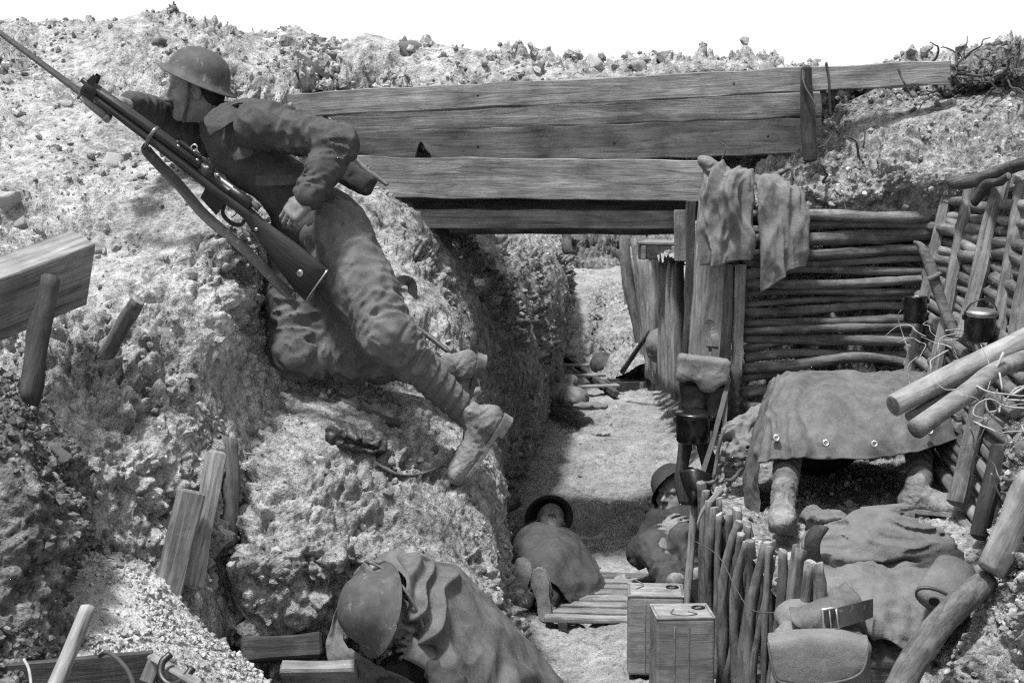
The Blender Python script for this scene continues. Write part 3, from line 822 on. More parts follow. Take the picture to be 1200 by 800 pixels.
# the same banks carried on outside the picture
def carry_on(name, prof, us, mat, seed, rub=0, nr=110, nc=90, **kw):
    earth(name, [[(u, v, y) for u in us] for (v, y) in prof], nr, nc, mat, seed=seed, rub=rub, **kw)
carry_on('parapet_slope_beyond', [(70,9.2),(30,7.7),(95,6.8),(180,6.0),(260,5.5),(340,5.1),(420,4.85),(490,4.6),(560,4.5),(680,4.45),(860,4.4)], (-1900,-1100,-500,-105), 'chalk', 1, rel=dict(big=0.06, mid=0.04, small=0.016, tiny=0))
carry_on('earth_mass_left_beyond', [(455,4.6),(480,3.95),(560,3.8),(650,3.75),(740,3.6),(860,3.5),(1400,3.2)], (-1500,-800,-130), 'clay', 8, nr=90, nc=70)
carry_on('bank_right_beyond', [(100,8.6),(44,7.4),(100,6.8),(150,6.4),(195,6.1),(232,5.95),(300,6.3),(520,6.3)], (1295,1700,2300,3200), 'bank', 5, nr=90)
carry_on('earth_mass_right_beyond', [(300,6.4),(450,4.8),(500,4.6),(590,4.45),(690,4.3),(780,4.15),(870,4.0),(1400,3.6)], (1355,1700,2200), 'bank', 7, nr=90, nc=70)

gm = [(-600,26,2.0),(600,26,2.0),(600,1500,2.0),(-600,1500,2.0),(-600,-400,1.9),(-4.5,-400,1.9),(-4.5,26,1.9),(4.5,-400,1.9),(600,-400,1.9),(4.5,26,1.9)]
o = obj('ground', mesh('ground', np.array(gm), [(0,6,9,1,2,3) , (4,5,6,0), (7,8,1,9)], smooth=False), MAT['bank']); o['kind'] = 'structure'

def on_ground(u, v, patches=('trench_wall_left', 'parapet_slope'), lift=0.0):
    """distance y at which the photograph's (u, v) meets the earth"""
    best = None
    for nm in patches:
        G = EARTH[nm][0].reshape(-1, 3); a, b = project(G); k = np.argsort((a - u) ** 2 + (b - v) ** 2)[:12]
        y = np.median(G[k, 1])
        if ((a[k[0]] - u) ** 2 + (b[k[0]] - v) ** 2) < 60 and (best is None or y < best): best = y
    return P(u, v, (best if best is not None else 5.4) - lift)

# ================================================================== TIMBER BRIDGE ACROSS THE TRENCH
def lerp(a, b, t): return np.asarray(a) + (np.asarray(b) - np.asarray(a)) * t

br = thing('timber_bridge', P(640, 270, 7.35), 'weathered timber boards spanning the trench under heaped earth', 'bridge')
put_plank('plank', P(262, 128, 7.20), P(1112, 85, 7.20), 0.118, 0.07, MAT['plank'], br, nx=40, wob=0.010, seed=1)
put_plank('plank', P(370, 143, 7.31), P(962, 122, 7.31), 0.130, 0.05, MAT['plank'], br, nx=40, wob=0.012, seed=3, bevel=0.008)
o = put_plank('plank', P(370, 177, 7.305), P(962, 159, 7.305), 0.178, 0.05, MAT['plank'], br, nx=260, wob=0.010, seed=4)
x0 = float(np.dot(P(495, 160, 7.3) - np.array(o.matrix_basis.translation), np.array(o.matrix_basis.col[0])[:3]))
for vv in o.data.vertices:      # broken knot hole along the joint
    dx = abs(vv.co.x - x0)
    if vv.co.z > 0 and dx < 0.075:
        vv.co.z -= (0.085 * max(0.0, 1 - (dx / 0.045) ** 2) ** 0.5 + 0.026 * (1 - (dx / 0.075) ** 2)) * (0.9 + 0.2 * math.sin(vv.co.x * 90))
put_plank('plank', P(400, 207, 7.24), P(832, 212, 7.24), 0.205, 0.05, MAT['plank'], br, nx=30, wob=0.008, seed=5)
put_plank('plank', P(470, 256, 7.28), P(806, 258, 7.28), 0.095, 0.05, MAT['plank'], br, nx=30, wob=0.006, seed=6)
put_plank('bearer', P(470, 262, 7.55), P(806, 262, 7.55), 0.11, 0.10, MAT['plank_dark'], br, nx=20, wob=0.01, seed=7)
put_plank('back_board', P(430, 240, 7.44), P(830, 240, 7.44), 0.16, 0.03, MAT['plank_dark'], br, nx=8, wob=0.004, seed=8)  # dark board added behind the slot so the gap looks shaded
put_log('post', P(512, 395, 7.5), P(512, 262, 7.5), 0.055, 0.05, [MAT['bark_dark'], MAT['cut']], br, 3)

for k, (u, v, y) in enumerate([(300, 122, 7.1665), (430, 118, 7.1665), (560, 112, 7.1665), (700, 106, 7.1665), (860, 98, 7.1665), (1060, 88, 7.1665), (440, 205, 7.2165), (450, 222, 7.2165), (640, 206, 7.2165), (790, 204, 7.2165), (795, 224, 7.2165), (560, 172, 7.2765), (720, 168, 7.2765), (900, 160, 7.2765), (520, 256, 7.2565), (760, 256, 7.2565)]):
    obj('nail', lathe_mesh('nail', [(0, 0.001), (0.005, 0.0005), (0.0065, -0.001), (0.0065, -0.02)], 8), MAT['gunmetal'], br, frame((1, 0, 0), (0, -1, 0), P(u, v, y)))

st = thing('strapped_stake', P(948, 185, 7.13), 'dark split stake with a wire tie standing against the top plank', 'stake')
put_plank('stake', P(949, 190, 7.13), P(944, 77, 7.13), 0.062, 0.05, MAT['plank_dark'], st, nx=10, wob=0.014, seed=9, bevel=0.012)
obj('tie', strap_mesh('tie', [P(941, 82, 7.09), P(943, 100, 7.085), P(953, 118, 7.085), P(955, 128, 7.09)], 0.012, 0.006), MAT['rope'], st)
o = obj('hanging_strip', strap_mesh('hanging_strip', [P(968, 74, 7.16), P(971, 90, 7.14), P(972, 110, 7.14), P(973, 134, 7.15)], 0.022, 0.008, up=(1, 0, 0)), MAT['plank_dark'])
tag(o, 'narrow strip hanging over the top plank beside the dark stake', 'strip')

# revetment posts right of the passage
for nm, a, b, w, t, m, lab in [
    ('revetment_post', (818, 520, 6.92), (838, 222, 6.96), 0.150, 0.06, 'plank', 'tall wide plank post behind the hanging cloths, haversack at its foot'),
    ('revetment_post', (847, 470, 6.99), (851, 310, 6.99), 0.070, 0.05, 'plank', 'narrow upright plank between the wide post and the log wall, left of the two'),
    ('revetment_post', (861, 480, 6.94), (868, 310, 6.96), 0.052, 0.05, 'plank', 'slim upright batten touching the ends of the log wall'),
    ('revetment_post', (806, 420, 7.12), (810, 235, 7.12), 0.045, 0.05, 'plank_dark', 'dark upright post between the bridge boards and the wide plank post'),
    ('short_batten', (797, 306, 7.16), (798, 246, 7.16), 0.062, 0.03, 'plank_pale', 'short pale batten fixed over the end of the lowest bridge board'),
]:
    o = put_plank(nm, P(*a), P(*b), w, t, MAT[m], None, nx=12, wob=0.008, seed=a[0]); tag(o, lab, 'post')

# ================================================================== LOG REVETMENT (facing the camera)
lw = thing('log_revetment', P(975, 480, 7.0), 'wall of stacked horizontal logs behind the sleeper under the sheet', 'log wall')
R = np.random.default_rng(21)
vs = [255, 267, 280, 295, 308, 321, 334, 345, 354, 365, 376, 386, 396, 407, 419, 430, 441, 452, 463, 474, 486]
for i, v in enumerate(vs):
    gap = (vs[i + 1] - v) if i + 1 < len(vs) else 12
    r = gap * 7.0 / F_PX * R.uniform(0.47, 0.60)
    u1 = 1112 - (v - 240) * 0.22 + R.uniform(-6, 6); u0 = 872 + R.uniform(-4, 3)
    if i in (4, 8): r *= 0.75
    a, b = P(u0, v + R.uniform(-2, 4), 7.0 + R.uniform(-0.01, 0.03)), P(u1, v - 5 + R.uniform(-3, 3), 6.97 + R.uniform(-0.02, 0.02))
    if R.random() < 0.5: a, b = b, a
    put_log('log', a, b, r, r * R.uniform(0.75, 1.0), WOODCUT, lw, seed=i + 1, nseg=22, nr=10, bend=0.014, rough=0.10)

# ================================================================== SIDE REVETMENT (running towards the camera)
A0, A1, B0, B1 = P(1104, 235, 6.95), P(1222, 236, 5.75), P(1046, 500, 6.72), P(1168, 690, 5.35)
sw = thing('side_revetment', lerp(B0, B1, 0.5), 'side wall of stacked logs held by leaning stakes', 'log wall')
nlog = 27
for i in range(nlog):
    t = (i + 0.5) / nlog
    a, b = lerp(A0, B0, t), lerp(A1, B1, t); a = a + R.normal(size=3) * 0.006; b = b + R.normal(size=3) * 0.010
    # each course is two or three short lengths
    cuts = [0, R.uniform(0.25, 0.4), R.uniform(0.6, 0.72), 1.0]
    for k in range(3):
        off = np.array([R.uniform(-0.022, 0.012), 0, R.uniform(-0.008, 0.008)])
        put_log('log', lerp(a, b, cuts[k] + 0.01) + off, lerp(a, b, cuts[k + 1] - 0.005) + off + np.array([0, 0, R.uniform(-0.015, 0.01)]), R.uniform(0.020, 0.031), R.uniform(0.020, 0.029), [MAT['bark' if R.random() < 0.75 else 'bark_pale'], MAT['cut']], sw, seed=i * 3 + k, nseg=6, nr=9, bend=0.006, rough=0.09)
for i, (ua, va, ya, ub, vb, yb, r, m) in enumerate([
    (1112, 218, 6.84, 1064, 446, 6.62, 0.030, 'bark'), (1141, 205, 6.55, 1093, 450, 6.30, 0.032, 'bark'),
    (1176, 200, 6.20, 1128, 400, 6.02, 0.034, 'bark'), (1200, 215, 5.95, 1165, 420, 5.78, 0.034, 'bark'),
    (1220, 240, 5.75, 1188, 410, 5.60, 0.034, 'bark'), (1149, 470, 5.78, 1120, 592, 5.66, 0.034, 'bark'),
    (1172, 520, 5.45, 1148, 632, 5.35, 0.034, 'bark_dark')]):
    put_plank('stake', P(ub, vb, yb), P(ua, va, ya), r * 2, r * 1.5, MAT[m], sw, face=(-0.75, -0.65, 0), nx=10, wob=0.010, seed=i + 40, bevel=0.012)

def single_log(name, a, b, r0, r1, mats, label, cat, seed=0, group=None, **kw):
    o = put_log(name, a, b, r0, r1, mats, None, seed, **kw); tag(o, label, cat, group); return o

PALE = [MAT['bark_pale'], MAT['cut']]; DARK = [MAT['bark_dark'], MAT['cut']]; CUTD = [MAT['bark_pale'], MAT['bark']]
single_log('branch', P(1116, 213, 6.5), P(1212, 188, 5.8), 0.034, 0.026, WOODCUT, 'thick branch lying along the top of the leaning stakes', 'branch', 5, bend=0.02)
single_log('branch', P(1142, 236, 6.2), P(1182, 206, 5.9), 0.022, 0.016, DARK, 'short dark branch slanting just under the branch on the leaning stakes', 'branch', 6)
# three cut poles sticking in from the right
single_log('pole', P(1047, 475, 4.92), P(1240, 378, 5.38), 0.040, 0.048, CUTD, 'thickest and topmost of three cut poles jutting in from the right', 'pole', 11, nseg=20, nr=14, bend=0.012, rough=0.03)
single_log('pole', P(1066, 489, 4.97), P(1150, 443, 5.20), 0.020, 0.024, CUTD, 'thinnest of three cut poles, wedged between the other two', 'pole', 12, nseg=14, nr=12, bend=0.01, rough=0.04)
o = obj('pole', tube_mesh('pole', [P(1073, 503, 4.82), P(1105, 480, 4.88), P(1138, 457, 4.96), P(1160, 438, 5.02), P(1190, 424, 5.12), P(1240, 408, 5.30)], [0.036, 0.034, 0.036, 0.032, 0.032, 0.034], nr=14, n=30), MAT['bark_pale'])
tag(o, 'lowest of three cut poles, with a kink where it was trimmed', 'pole')
oe = obj('cut_end', lathe_mesh('cut_end', [(0.0, -0.001), (0.034, -0.001), (0.034, 0.004), (0, 0.004)], 14), MAT['bark'], o, frame(nrm(np.cross(P(1073,503,4.82)-P(1105,480,4.88), (0,0,1))), P(1073,503,4.82)-P(1105,480,4.88), P(1073, 503, 4.82)))
single_log('pole', P(1159, 678, 4.62), P(1050, 815, 4.25), 0.042, 0.047, WOODCUT, 'bark covered pole slanting down beside the sacking bag', 'pole', 14, nseg=18, nr=14, bend=0.015, rough=0.06)
single_log('pole', P(1160, 668, 4.55), P(1212, 560, 4.50), 0.046, 0.040, [MAT['bark_pale'], MAT['cut']], 'mud caked pole end resting on top of the slanting pole', 'pole', 15, nseg=12, nr=14, bend=0.012, rough=0.07)
# crooked branch
o = obj('crooked_branch', tube_mesh('crooked_branch', [P(1071, 283, 6.42), P(1080, 290, 6.42), P(1090, 312, 6.40), P(1098, 338, 6.37), P(1106, 360, 6.34), P(1116, 385, 6.30), P(1130, 412, 6.26)], [0.006, 0.020, 0.028, 0.026, 0.024, 0.026, 0.020], nr=10, n=34), MAT['bark'])
tag(o, 'crooked peeled branch with a pointed tip leaning beside the black pot', 'branch')
obj('knot', tube_mesh('knot', [P(1088, 327, 6.36), P(1095, 324, 6.35), P(1102, 320, 6.36)], 0.012, n=8), MAT['bark'], o)

def pot(name, c, up, r, h, label, lid=None, tip=(1, 0, 0), mat='enamel', bail=True):
    M = frame(tip, up, c); t = thing(name, c, label, 'pot')
    obj('body', lathe_mesh('body', [(0.0, 0), (r * 0.93, 0), (r * 0.98, 0.006), (r, h * 0.5), (r, h - 0.006), (r * 1.05, h - 0.003), (r * 1.05, h), (r * 0.96, h), (r * 0.94, h - 0.01), (r * 0.92, 0.01), (0, 0.008)], 32), MAT[mat], t, M)
    if lid:
        obj('lid', lathe_mesh('lid', [(0, h + 0.012), (r * 0.6, h + 0.013), (r * 1.04, h + 0.008), (r * 1.07, h + 0.002), (r * 1.07, h - 0.012), (r * 1.055, h - 0.012), (r * 1.055, h - 0.001), (0, h + 0.002)], 32), MAT[lid], t, M)
    if bail:
        pts = [(r * 1.08 * math.cos(a), -0.01, h * 0.85 + r * 1.15 * math.sin(a)) for a in np.linspace(0, math.pi, 14)]
        obj('handle', tube_mesh('handle', pts, 0.0035, nr=6), MAT['gunmetal'], t, M)
    for s in (-1, 1):
        obj('lug', box_mesh('lug', 0.02, 0.012, 0.024, 0.003), MAT['gunmetal'], t, M @ np.array(Matrix.Translation((s * r * 1.04, 0, h * 0.83))))
    return t
pot('mess_tin', P(1072, 378, 6.58), (0, 0, 1), 0.053, 0.122, 'shiny black tin hanging in front of the log wall', bail=False)
pot('cooking_pot', P(1147, 398, 5.78), (0.35, -0.1, 0.9), 0.062, 0.115, 'tipped black pot with a pale lid wedged between the leaning stakes', lid='brass')

# ================================================================== STAKE FENCE NEAR THE CANS
sf = thing('stake_fence', (0.90, 5.4, 0), 'row of upright stakes edging the bench in front of the sleeper', 'fence')
R = np.random.default_rng(33)
for i in range(23):
    t = i / 22
    x, y = 0.815 + 0.215 * t, 6.05 - 1.33 * t
    zt = 0.745 - 0.095 * math.sin(math.pi * min(t * 1.15, 1)) + R.uniform(-0.035, 0.03)
    x += R.uniform(-0.012, 0.012); rr = R.uniform(0.012, 0.021)
    lean = R.uniform(-0.03, 0.03)
    put_log('stake', (x - 0.02 - lean, y, -0.02), (x + 0.015 + lean, y + R.uniform(-0.04, 0.04), zt), rr * 1.1, rr, WOODCUT, sf, seed=i + 60, nseg=22, nr=11, bend=0.016, rough=0.17)
for i in range(8):      # second row behind, showing between and above
    t = (i + 0.5) / 8
    x, y = 0.875 + 0.21 * t, 6.0 - 1.25 * t
    put_log('stake', (x, y, 0.2), (x + R.uniform(-0.02, 0.05), y + R.uniform(-0.03, 0.03), 0.665 + R.uniform(-0.04, 0.03)), 0.022, 0.02, WOODCUT, sf, seed=i + 90, nseg=10, nr=9, bend=0.012, rough=0.12)
w = [P(822, 632, 5.9), P(850, 650, 5.6), P(872, 690, 5.35), P(890, 712, 5.15), P(925, 715, 4.95)]
obj('binding_wire', tube_mesh('binding_wire', np.array(w) + np.array([-0.03, -0.03, 0]), 0.0025, nr=5, n=24), MAT['root'], sf)
single_log('split_stick', P(845, 574, 5.95), P(817, 614, 5.86), 0.017, 0.004, [MAT['bark_pale'], MAT['cut']], 'pale pointed splinter slanting down over the first fence stakes', 'stick', 16, nseg=8, bend=0.004)
single_log('short_log', P(940, 690, 5.02), P(962, 618, 5.10), 0.030, 0.030, DARK, 'short dark log propped behind the fence below the hanging boot', 'log', 17)

# ================================================================== METAL CANS
def can(name, c, ang, label, seed):
    t = thing(name, c, label, 'can', 'square cans on the trench floor'); ca, sa = math.cos(ang), math.sin(ang)
    W, D, H = 0.232, 0.19, 0.335
    M0 = np.array(Matrix.Translation(Vector(c)) @ Matrix.Rotation(ang, 4, 'Z'))
    def at(x, y, z): return M0 @ np.array(Matrix.Translation((x, y, z)))
    import bmesh
    def bevbox(nm, sx, sy, sz, bv):
        bm = bmesh.new(); bmesh.ops.create_cube(bm, size=1.0)
        for v in bm.verts: v.co = (v.co.x * sx, v.co.y * sy, v.co.z * sz)
        bmesh.ops.bevel(bm, geom=bm.edges[:], offset=bv, segments=3, affect='EDGES', profile=0.5)
        me = bpy.data.meshes.new(nm); bm.to_mesh(me); bm.free(); return me
    obj('body', bevbox('body', W, D, H, 0.012), MAT['tin'], t, at(0, 0, H / 2))
    # rolled rim round the top, raised panel frames on front and sides
    for (x, y, sx, sy) in ((0, -D/2 + 0.004, W, 0.010), (0, D/2 - 0.004, W, 0.010), (-W/2 + 0.004, 0, 0.010, D - 0.016), (W/2 - 0.004, 0, 0.010, D - 0.016)):
        obj('rim', bevbox('rim', sx, sy, 0.010, 0.003), MAT['tin'], t, at(x, y, H + 0.001))
    for x in (-0.045, 0.012): obj('seam', bevbox('seam', 0.005, 0.006, H - 0.04, 0.001), MAT['tin'], t, at(x, -D/2 - 0.0005, H / 2 - 0.01))
    obj('lit_top_plate', bevbox('lit_top_plate', W - 0.022, D - 0.022, 0.006, 0.002), MAT['plank_pale'], t, at(0, 0, H + 0.0015))  # paler than the body: sunlight on the top is put into its colour
    obj('ring', tube_mesh('ring', [(0.024 * math.cos(a), 0.018 * math.sin(a), 0.008) for a in np.linspace(0, 2 * math.pi, 17)], 0.004, nr=6), MAT['gunmetal'], t, at(0.07, 0.03, H))
    cord = [(0.02, -0.02, 0.006), (0.05, -0.05, 0.008), (0.0, -0.07, 0.006), (-0.05, -0.04, 0.008), (-0.03, 0.02, 0.006)] if seed else [(-0.08, 0.0, 0.006), (-0.05, 0.05, 0.01), (-0.09, 0.06, 0.03)]
    obj('cord', tube_mesh('cord', cord, 0.003, nr=5, n=22), MAT['rope'], t, at(0, 0, H))
can('square_can', (0.675, 5.50, 0), math.radians(3), 'front square can with a top coloured as if sunlit beside the stakes', 1)
can('square_can', (0.60, 5.80, 0.0), math.radians(-4), 'rear square can half hidden behind the other, near the duckboard', 0)

# ================================================================== SHOVEL STANDING UPSIDE DOWN
sh = thing('shovel', (0.775, 6.18, 0.0), 'shovel standing blade up beside the seated sleeper', 'shovel')
put_log('shaft', (0.768, 6.18, 0.0), P(814, 578, 6.2), 0.019, 0.017, [MAT['plank'], MAT['cut']], sh, 18, bend=0.003, rough=0.03, nr=12)
G = net([[(796, 552, 6.24), (814, 549, 6.20), (834, 556, 6.24)], [(800, 566, 6.22), (816, 566, 6.17), (834, 568, 6.22)], [(806, 580, 6.2), (816, 582, 6.175), (826, 580, 6.2)]], 12, 14)
b = obj('blade', grid_mesh('blade', G), MAT['gunmetal'], sh); m = b.modifiers.new('thickness', 'SOLIDIFY'); m.thickness = 0.003
obj('socket', tube_mesh('socket', [P(814, 568, 6.19), P(813, 592, 6.18)], [0.014, 0.021], nr=10), MAT['gunmetal'], sh)

# ================================================================== DUCKBOARDS
def duckboard(c, n, step, L, ang, label, dirn=1, tilt=0.0):
    t = thing('duckboard', c, label, 'duckboard'); Rz = Matrix.Translation(Vector(c)) @ Matrix.Rotation(ang, 4, 'Z') @ Matrix.Rotation(tilt, 4, 'X')
    for i in range(n):
        me = box_mesh('slat', L * (1 + 0.05 * math.sin(i * 2.1)), 0.075, 0.022, 0.005, 8, 0.006, i)
        obj('slat', me, MAT['plank_pale'], t, np.array(Rz @ Matrix.Translation((0.012 * math.sin(i * 3.3), i * step, -0.004)) @ Matrix.Rotation(0.02 * math.sin(i * 5), 4, 'Z')))
    for s in (-1, 1):
        obj('runner', box_mesh('runner', 0.05, n * step, 0.05, 0.005), MAT['plank_dark'], t, np.array(Rz @ Matrix.Translation((s * L * 0.35, (n - 1) * step / 2, -0.028))))
duckboard((0.45, 6.50, 0.0), 8, 0.108, 0.60, math.radians(-3), 'slatted duckboard on the trench floor between the two sleepers')
duckboard(tuple(PZ(684, 452, 0.36)), 4, 0.42, 0.62, math.radians(14), 'distant slatted duckboard beyond the bridge beside the open box', tilt=math.radians(5))

# ================================================================== THINGS BEYOND THE BRIDGE
ff = thing('stake_fence', P(775, 430, 11.0), 'distant fence of upright stakes along the passage beyond the bridge', 'fence')
R = np.random.default_rng(44)
for i in range(26):
    t = i / 25; u = 736 + 60 * t; y = 14.0 - 4.6 * t ** 0.8
    vt = 300 + R.uniform(-9, 9) - 4 * math.sin(t * 5); vb = 428 + 40 * t
    put_log('stake', P(u + R.uniform(-2, 2) + 6 * (1 - t), vb, y), P(u - 4 * (1 - t), vt, y), 0.036, 0.030, [MAT['cut'], MAT['cut']], ff, seed=i + 120, nseg=8, nr=8, bend=0.015, rough=0.1)
put_log('post', P(758, 436, 12.6), P(731, 276, 12.8), 0.052, 0.048, WOODCUT, ff, 150, bend=0.02)
put_log('post', P(766, 436, 12.2), P(744, 280, 12.4), 0.045, 0.04, WOODCUT, ff, 151, bend=0.02)

def box_thing(name, c, size, ang, label, mats, cat='box', open_top=False):
    t = thing(name, c, label, cat); B = Matrix.Translation(Vector([float(q) for q in c])) @ Matrix.Rotation(ang, 4, 'Z'); W, D, H = size
    for (x, y, sx, rz) in ((0, -D/2, W, 0), (0, D/2, W, 0), (-W/2 + 0.012, 0, D - 0.026, math.pi/2), (W/2 - 0.012, 0, D - 0.026, math.pi/2)):
        obj('side_board', box_mesh('side_board', sx, 0.022, H, 0.003, 6, 0.003, x * 9 + y), mats[0], t, np.array(B @ Matrix.Translation((x, y, H/2)) @ Matrix.Rotation(rz, 4, 'Z')))
    obj('bottom_board', box_mesh('bottom_board', W - 0.03, D - 0.03, 0.02, 0.003), mats[0], t, np.array(B @ Matrix.Translation((0, 0, 0.012))))
    if not open_top: obj('lid', box_mesh('lid', W + 0.02, D + 0.03, 0.02, 0.004, 6, 0.003), mats[1], t, np.array(B @ Matrix.Translation((0, 0, H + 0.011))))
    for s in (-1, 1): obj('batten', box_mesh('batten', 0.035, 0.014, H * 0.9, 0.003), mats[1], t, np.array(B @ Matrix.Translation((s * W * 0.36, -D/2 - 0.019, H/2))))
    return t
box_thing('wooden_box', PZ(732, 463, 0.24), (0.33, 0.20, 0.13), math.radians(10), 'low dark open box on the floor under the leaning rod', (MAT['plank_dark'], MAT['plank']), open_top=True)
box_thing('wooden_box', PZ(776, 461, 0.26), (0.26, 0.24, 0.15), math.radians(-4), 'lower of two small stacked boxes against the distant fence', (MAT['plank_dark'], MAT['plank_dark']))
box_thing('wooden_box', PZ(776, 461, 0.26) + np.array([0.01, 0.02, 0.175]), (0.22, 0.2, 0.10), math.radians(5), 'upper of two small stacked boxes against the distant fence', (MAT['plank_dark'], MAT['plank']))
box_thing('wooden_box', P(778, 302, 10.4), (0.30, 0.5, 0.10), math.radians(-14), 'box with a pale lid lying on top of the distant fence', (MAT['plank_dark'], MAT['plank_pale']))
def lump(name, prims, mat, label, cat, h=0.007, amp=0.012, fs=0.09, amp2=0.0, seed=0, parent=None):
    f = Field(h)
    for p in prims: f.ell(p[0], p[1], p[2] if len(p) > 2 else None, k=0.03)
    o = obj(name, f.build(name, amp=amp, fs=fs, amp2=amp2, seed=seed), MAT[mat], parent)
    if label: tag(o, label, cat)
    return o
lump('stuffed_sack', [(P(705, 427, 12.9), (0.10, 0.12, 0.11)), (P(712, 430, 12.8), (0.08, 0.1, 0.09))], 'sheet_dark', 'small dark sack beside the distant duckboard', 'sack', 0.012)
lump('stuffed_sack', [(P(772, 405, 10.8), (0.10, 0.12, 0.13))], 'canvas', 'grey sack resting on the stacked boxes by the distant fence', 'sack', 0.012)
lump('stuffed_sack', [(P(655, 462, 11.2), (0.17, 0.2, 0.09)), (P(672, 466, 11.0), (0.12, 0.16, 0.08)), (P(664, 447, 11.4), (0.09, 0.1, 0.06))], 'canvas', 'slumped sack lying against the dark wall beyond the bridge', 'sack', 0.012, 0.02)
lump('cloth_scrap', [(P(690, 475, 10.6), (0.12, 0.07, 0.03)), (P(703, 476, 10.5), (0.06, 0.06, 0.025))], 'clod', 'dark scrap of cloth on the floor beside the slumped sack', 'cloth', 0.010, 0.01)
o = obj('leaning_rod', tube_mesh('leaning_rod', [P(729, 436, 11.6), P(752, 402, 11.4), P(774, 374, 11.2), P(783, 364, 11.1)], [0.022, 0.02, 0.02, 0.026], nr=9, n=16), MAT['bark_dark'])
tag(o, 'dark rod leaning out of the low box towards the distant fence', 'rod')
o = obj('rod', tube_mesh('rod', [P(548, 300, 8.9), P(575, 325, 8.8), P(604, 352, 8.8)], 0.016, nr=8, n=10), MAT['gunmetal'])
tag(o, 'dark rod lying on the pale bank seen under the bridge', 'rod')
single_log('stump', P(668, 300, 13.2), P(662, 270, 13.3), 0.05, 0.04, DARK, 'dark stump at the lip of the wall seen under the bridge', 'stump', 19)

# ================================================================== LEFT SIDE TIMBER
put = put_plank('broad_board', P(93, 314, 4.70), P(-290, 461, 3.68), 0.235, 0.11, MAT['plank'], None, face=(0.28, -0.84, -0.45), nx=14, wob=0.006, seed=71)
tag(put, 'broad pale board jutting in from the left edge of the slope', 'board')
single_log('stake', P(33, 468, 4.20), P(60, 326, 4.28), 0.032, 0.029, DARK, 'thick stake holding up the broad board at the left edge', 'stake', 21, bend=0.006)
single_log('stake', P(122, 418, 4.80), P(161, 352, 4.72), 0.028, 0.024, WOODCUT, 'short tilted stake poking out of the slope right of the broad board', 'stake', 22, bend=0.004)
single_log('stake', P(268, 640, 4.86), P(269, 514, 4.95), 0.031, 0.029, WOODCUT, 'rearmost and highest of three stakes sunk in the left slope', 'stake', 23, bend=0.004)
o = put_plank('stake', P(225, 690, 4.62), P(254, 528, 4.78), 0.062, 0.055, MAT['plank'], None, face=(0.5, -0.85, 0), nx=10, wob=0.012, seed=24, bevel=0.01); tag(o, 'middle of three stakes sunk in the left slope', 'stake')
o = put_plank('stake', P(190, 712, 4.50), P(224, 574, 4.62), 0.085, 0.05, MAT['plank'], None, face=(0.5, -0.85, 0), nx=10, wob=0.012, seed=25, bevel=0.01); tag(o, 'frontmost and widest of three stakes sunk in the left slope', 'stake')
o = put_plank('sunken_board', P(284, 762, 4.70), P(378, 756, 4.72), 0.085, 0.10, MAT['plank_dark'], None, face=(0, -0.9, 0.4), nx=8, wob=0.01, seed=26, bevel=0.008); tag(o, 'dark squared timber lying in the hollow left of the hooded sleeper', 'timber')
o = put_plank('sunken_board', P(330, 790, 4.55), P(420, 786, 4.55), 0.05, 0.10, MAT['plank_pale'], None, face=(0, -0.6, 0.8), nx=8, wob=0.01, seed=27, bevel=0.008); tag(o, 'pale board end lying under the dark squared timber', 'timber')
# open crate at the lower left
t = thing('open_crate', P(100, 830, 3.6), 'open wooden crate with a tool handle in the lower left corner', 'crate')
put_plank('back_board', P(-60, 806, 3.62), P(182, 782, 3.72), 0.10, 0.022, MAT['plank_dark'], t, nx=10, wob=0.004, seed=28)
put_plank('end_board', P(183, 786, 3.70), P(240, 822, 3.40), 0.10, 0.024, MAT['plank'], t, face=(0.8, -0.3, 0.2), nx=6, wob=0.004, seed=29)
put_plank('end_batten', P(172, 800, 3.66), P(184, 770, 3.68), 0.04, 0.03, MAT['plank'], t, nx=3, wob=0.004, seed=30)
put_plank('bottom_board', P(-60, 870, 3.5), P(220, 860, 3.5), 0.30, 0.02, MAT['plank_dark'], t, face=(0, 0, 1), nx=6, wob=0.004, seed=31)
single_log('tool_handle', P(48, 840, 3.36), P(103, 711, 3.52), 0.021, 0.019, [MAT['plank'], MAT['cut']], 'smooth round tool handle standing in the open crate', 'handle', 32, bend=0.002, rough=0.02, nr=14)
o = obj('wire_loop', tube_mesh('wire_loop', [P(117, 768, 3.55), P(126, 764, 3.52), P(138, 772, 3.5), P(150, 786, 3.48), P(158, 806, 3.46)], 0.006, nr=7, n=20), MAT['root']); tag(o, 'thin bent wire rising from the crate beside the tool handle', 'wire')
o = obj('iron_hook', tube_mesh('iron_hook', [P(200, 766, 3.56), P(190, 776, 3.54), P(189, 792, 3.5), P(200, 802, 3.48), P(214, 796, 3.48), P(226, 782, 3.5)], 0.010, nr=8, n=26), MAT['gunmetal']); tag(o, 'curved iron hook at the right end of the crate', 'hook')
o = obj('wire_loop', tube_mesh('wire_loop', [P(28, 772, 3.58), P(34, 784, 3.55), P(37, 805, 3.5)], 0.004, nr=6, n=10), MAT['root_pale']); tag(o, 'short pale wire at the left end of the crate', 'wire')

# bits on the crest
o = put_plank('broken_stake', P(347, 63, 7.6), P(388, 92, 7.45), 0.035, 0.03, MAT['plank_dark'], None, nx=6, wob=0.008, seed=33); tag(o, 'dark broken stake lying on the crest above the top plank', 'stake')
o = put_plank('peg', P(347, 106, 7.40), P(348, 82, 7.40), 0.03, 0.03, MAT['plank_dark'], None, nx=4, wob=0.006, seed=34); tag(o, 'small dark peg beside a pale rock on the crest', 'peg')

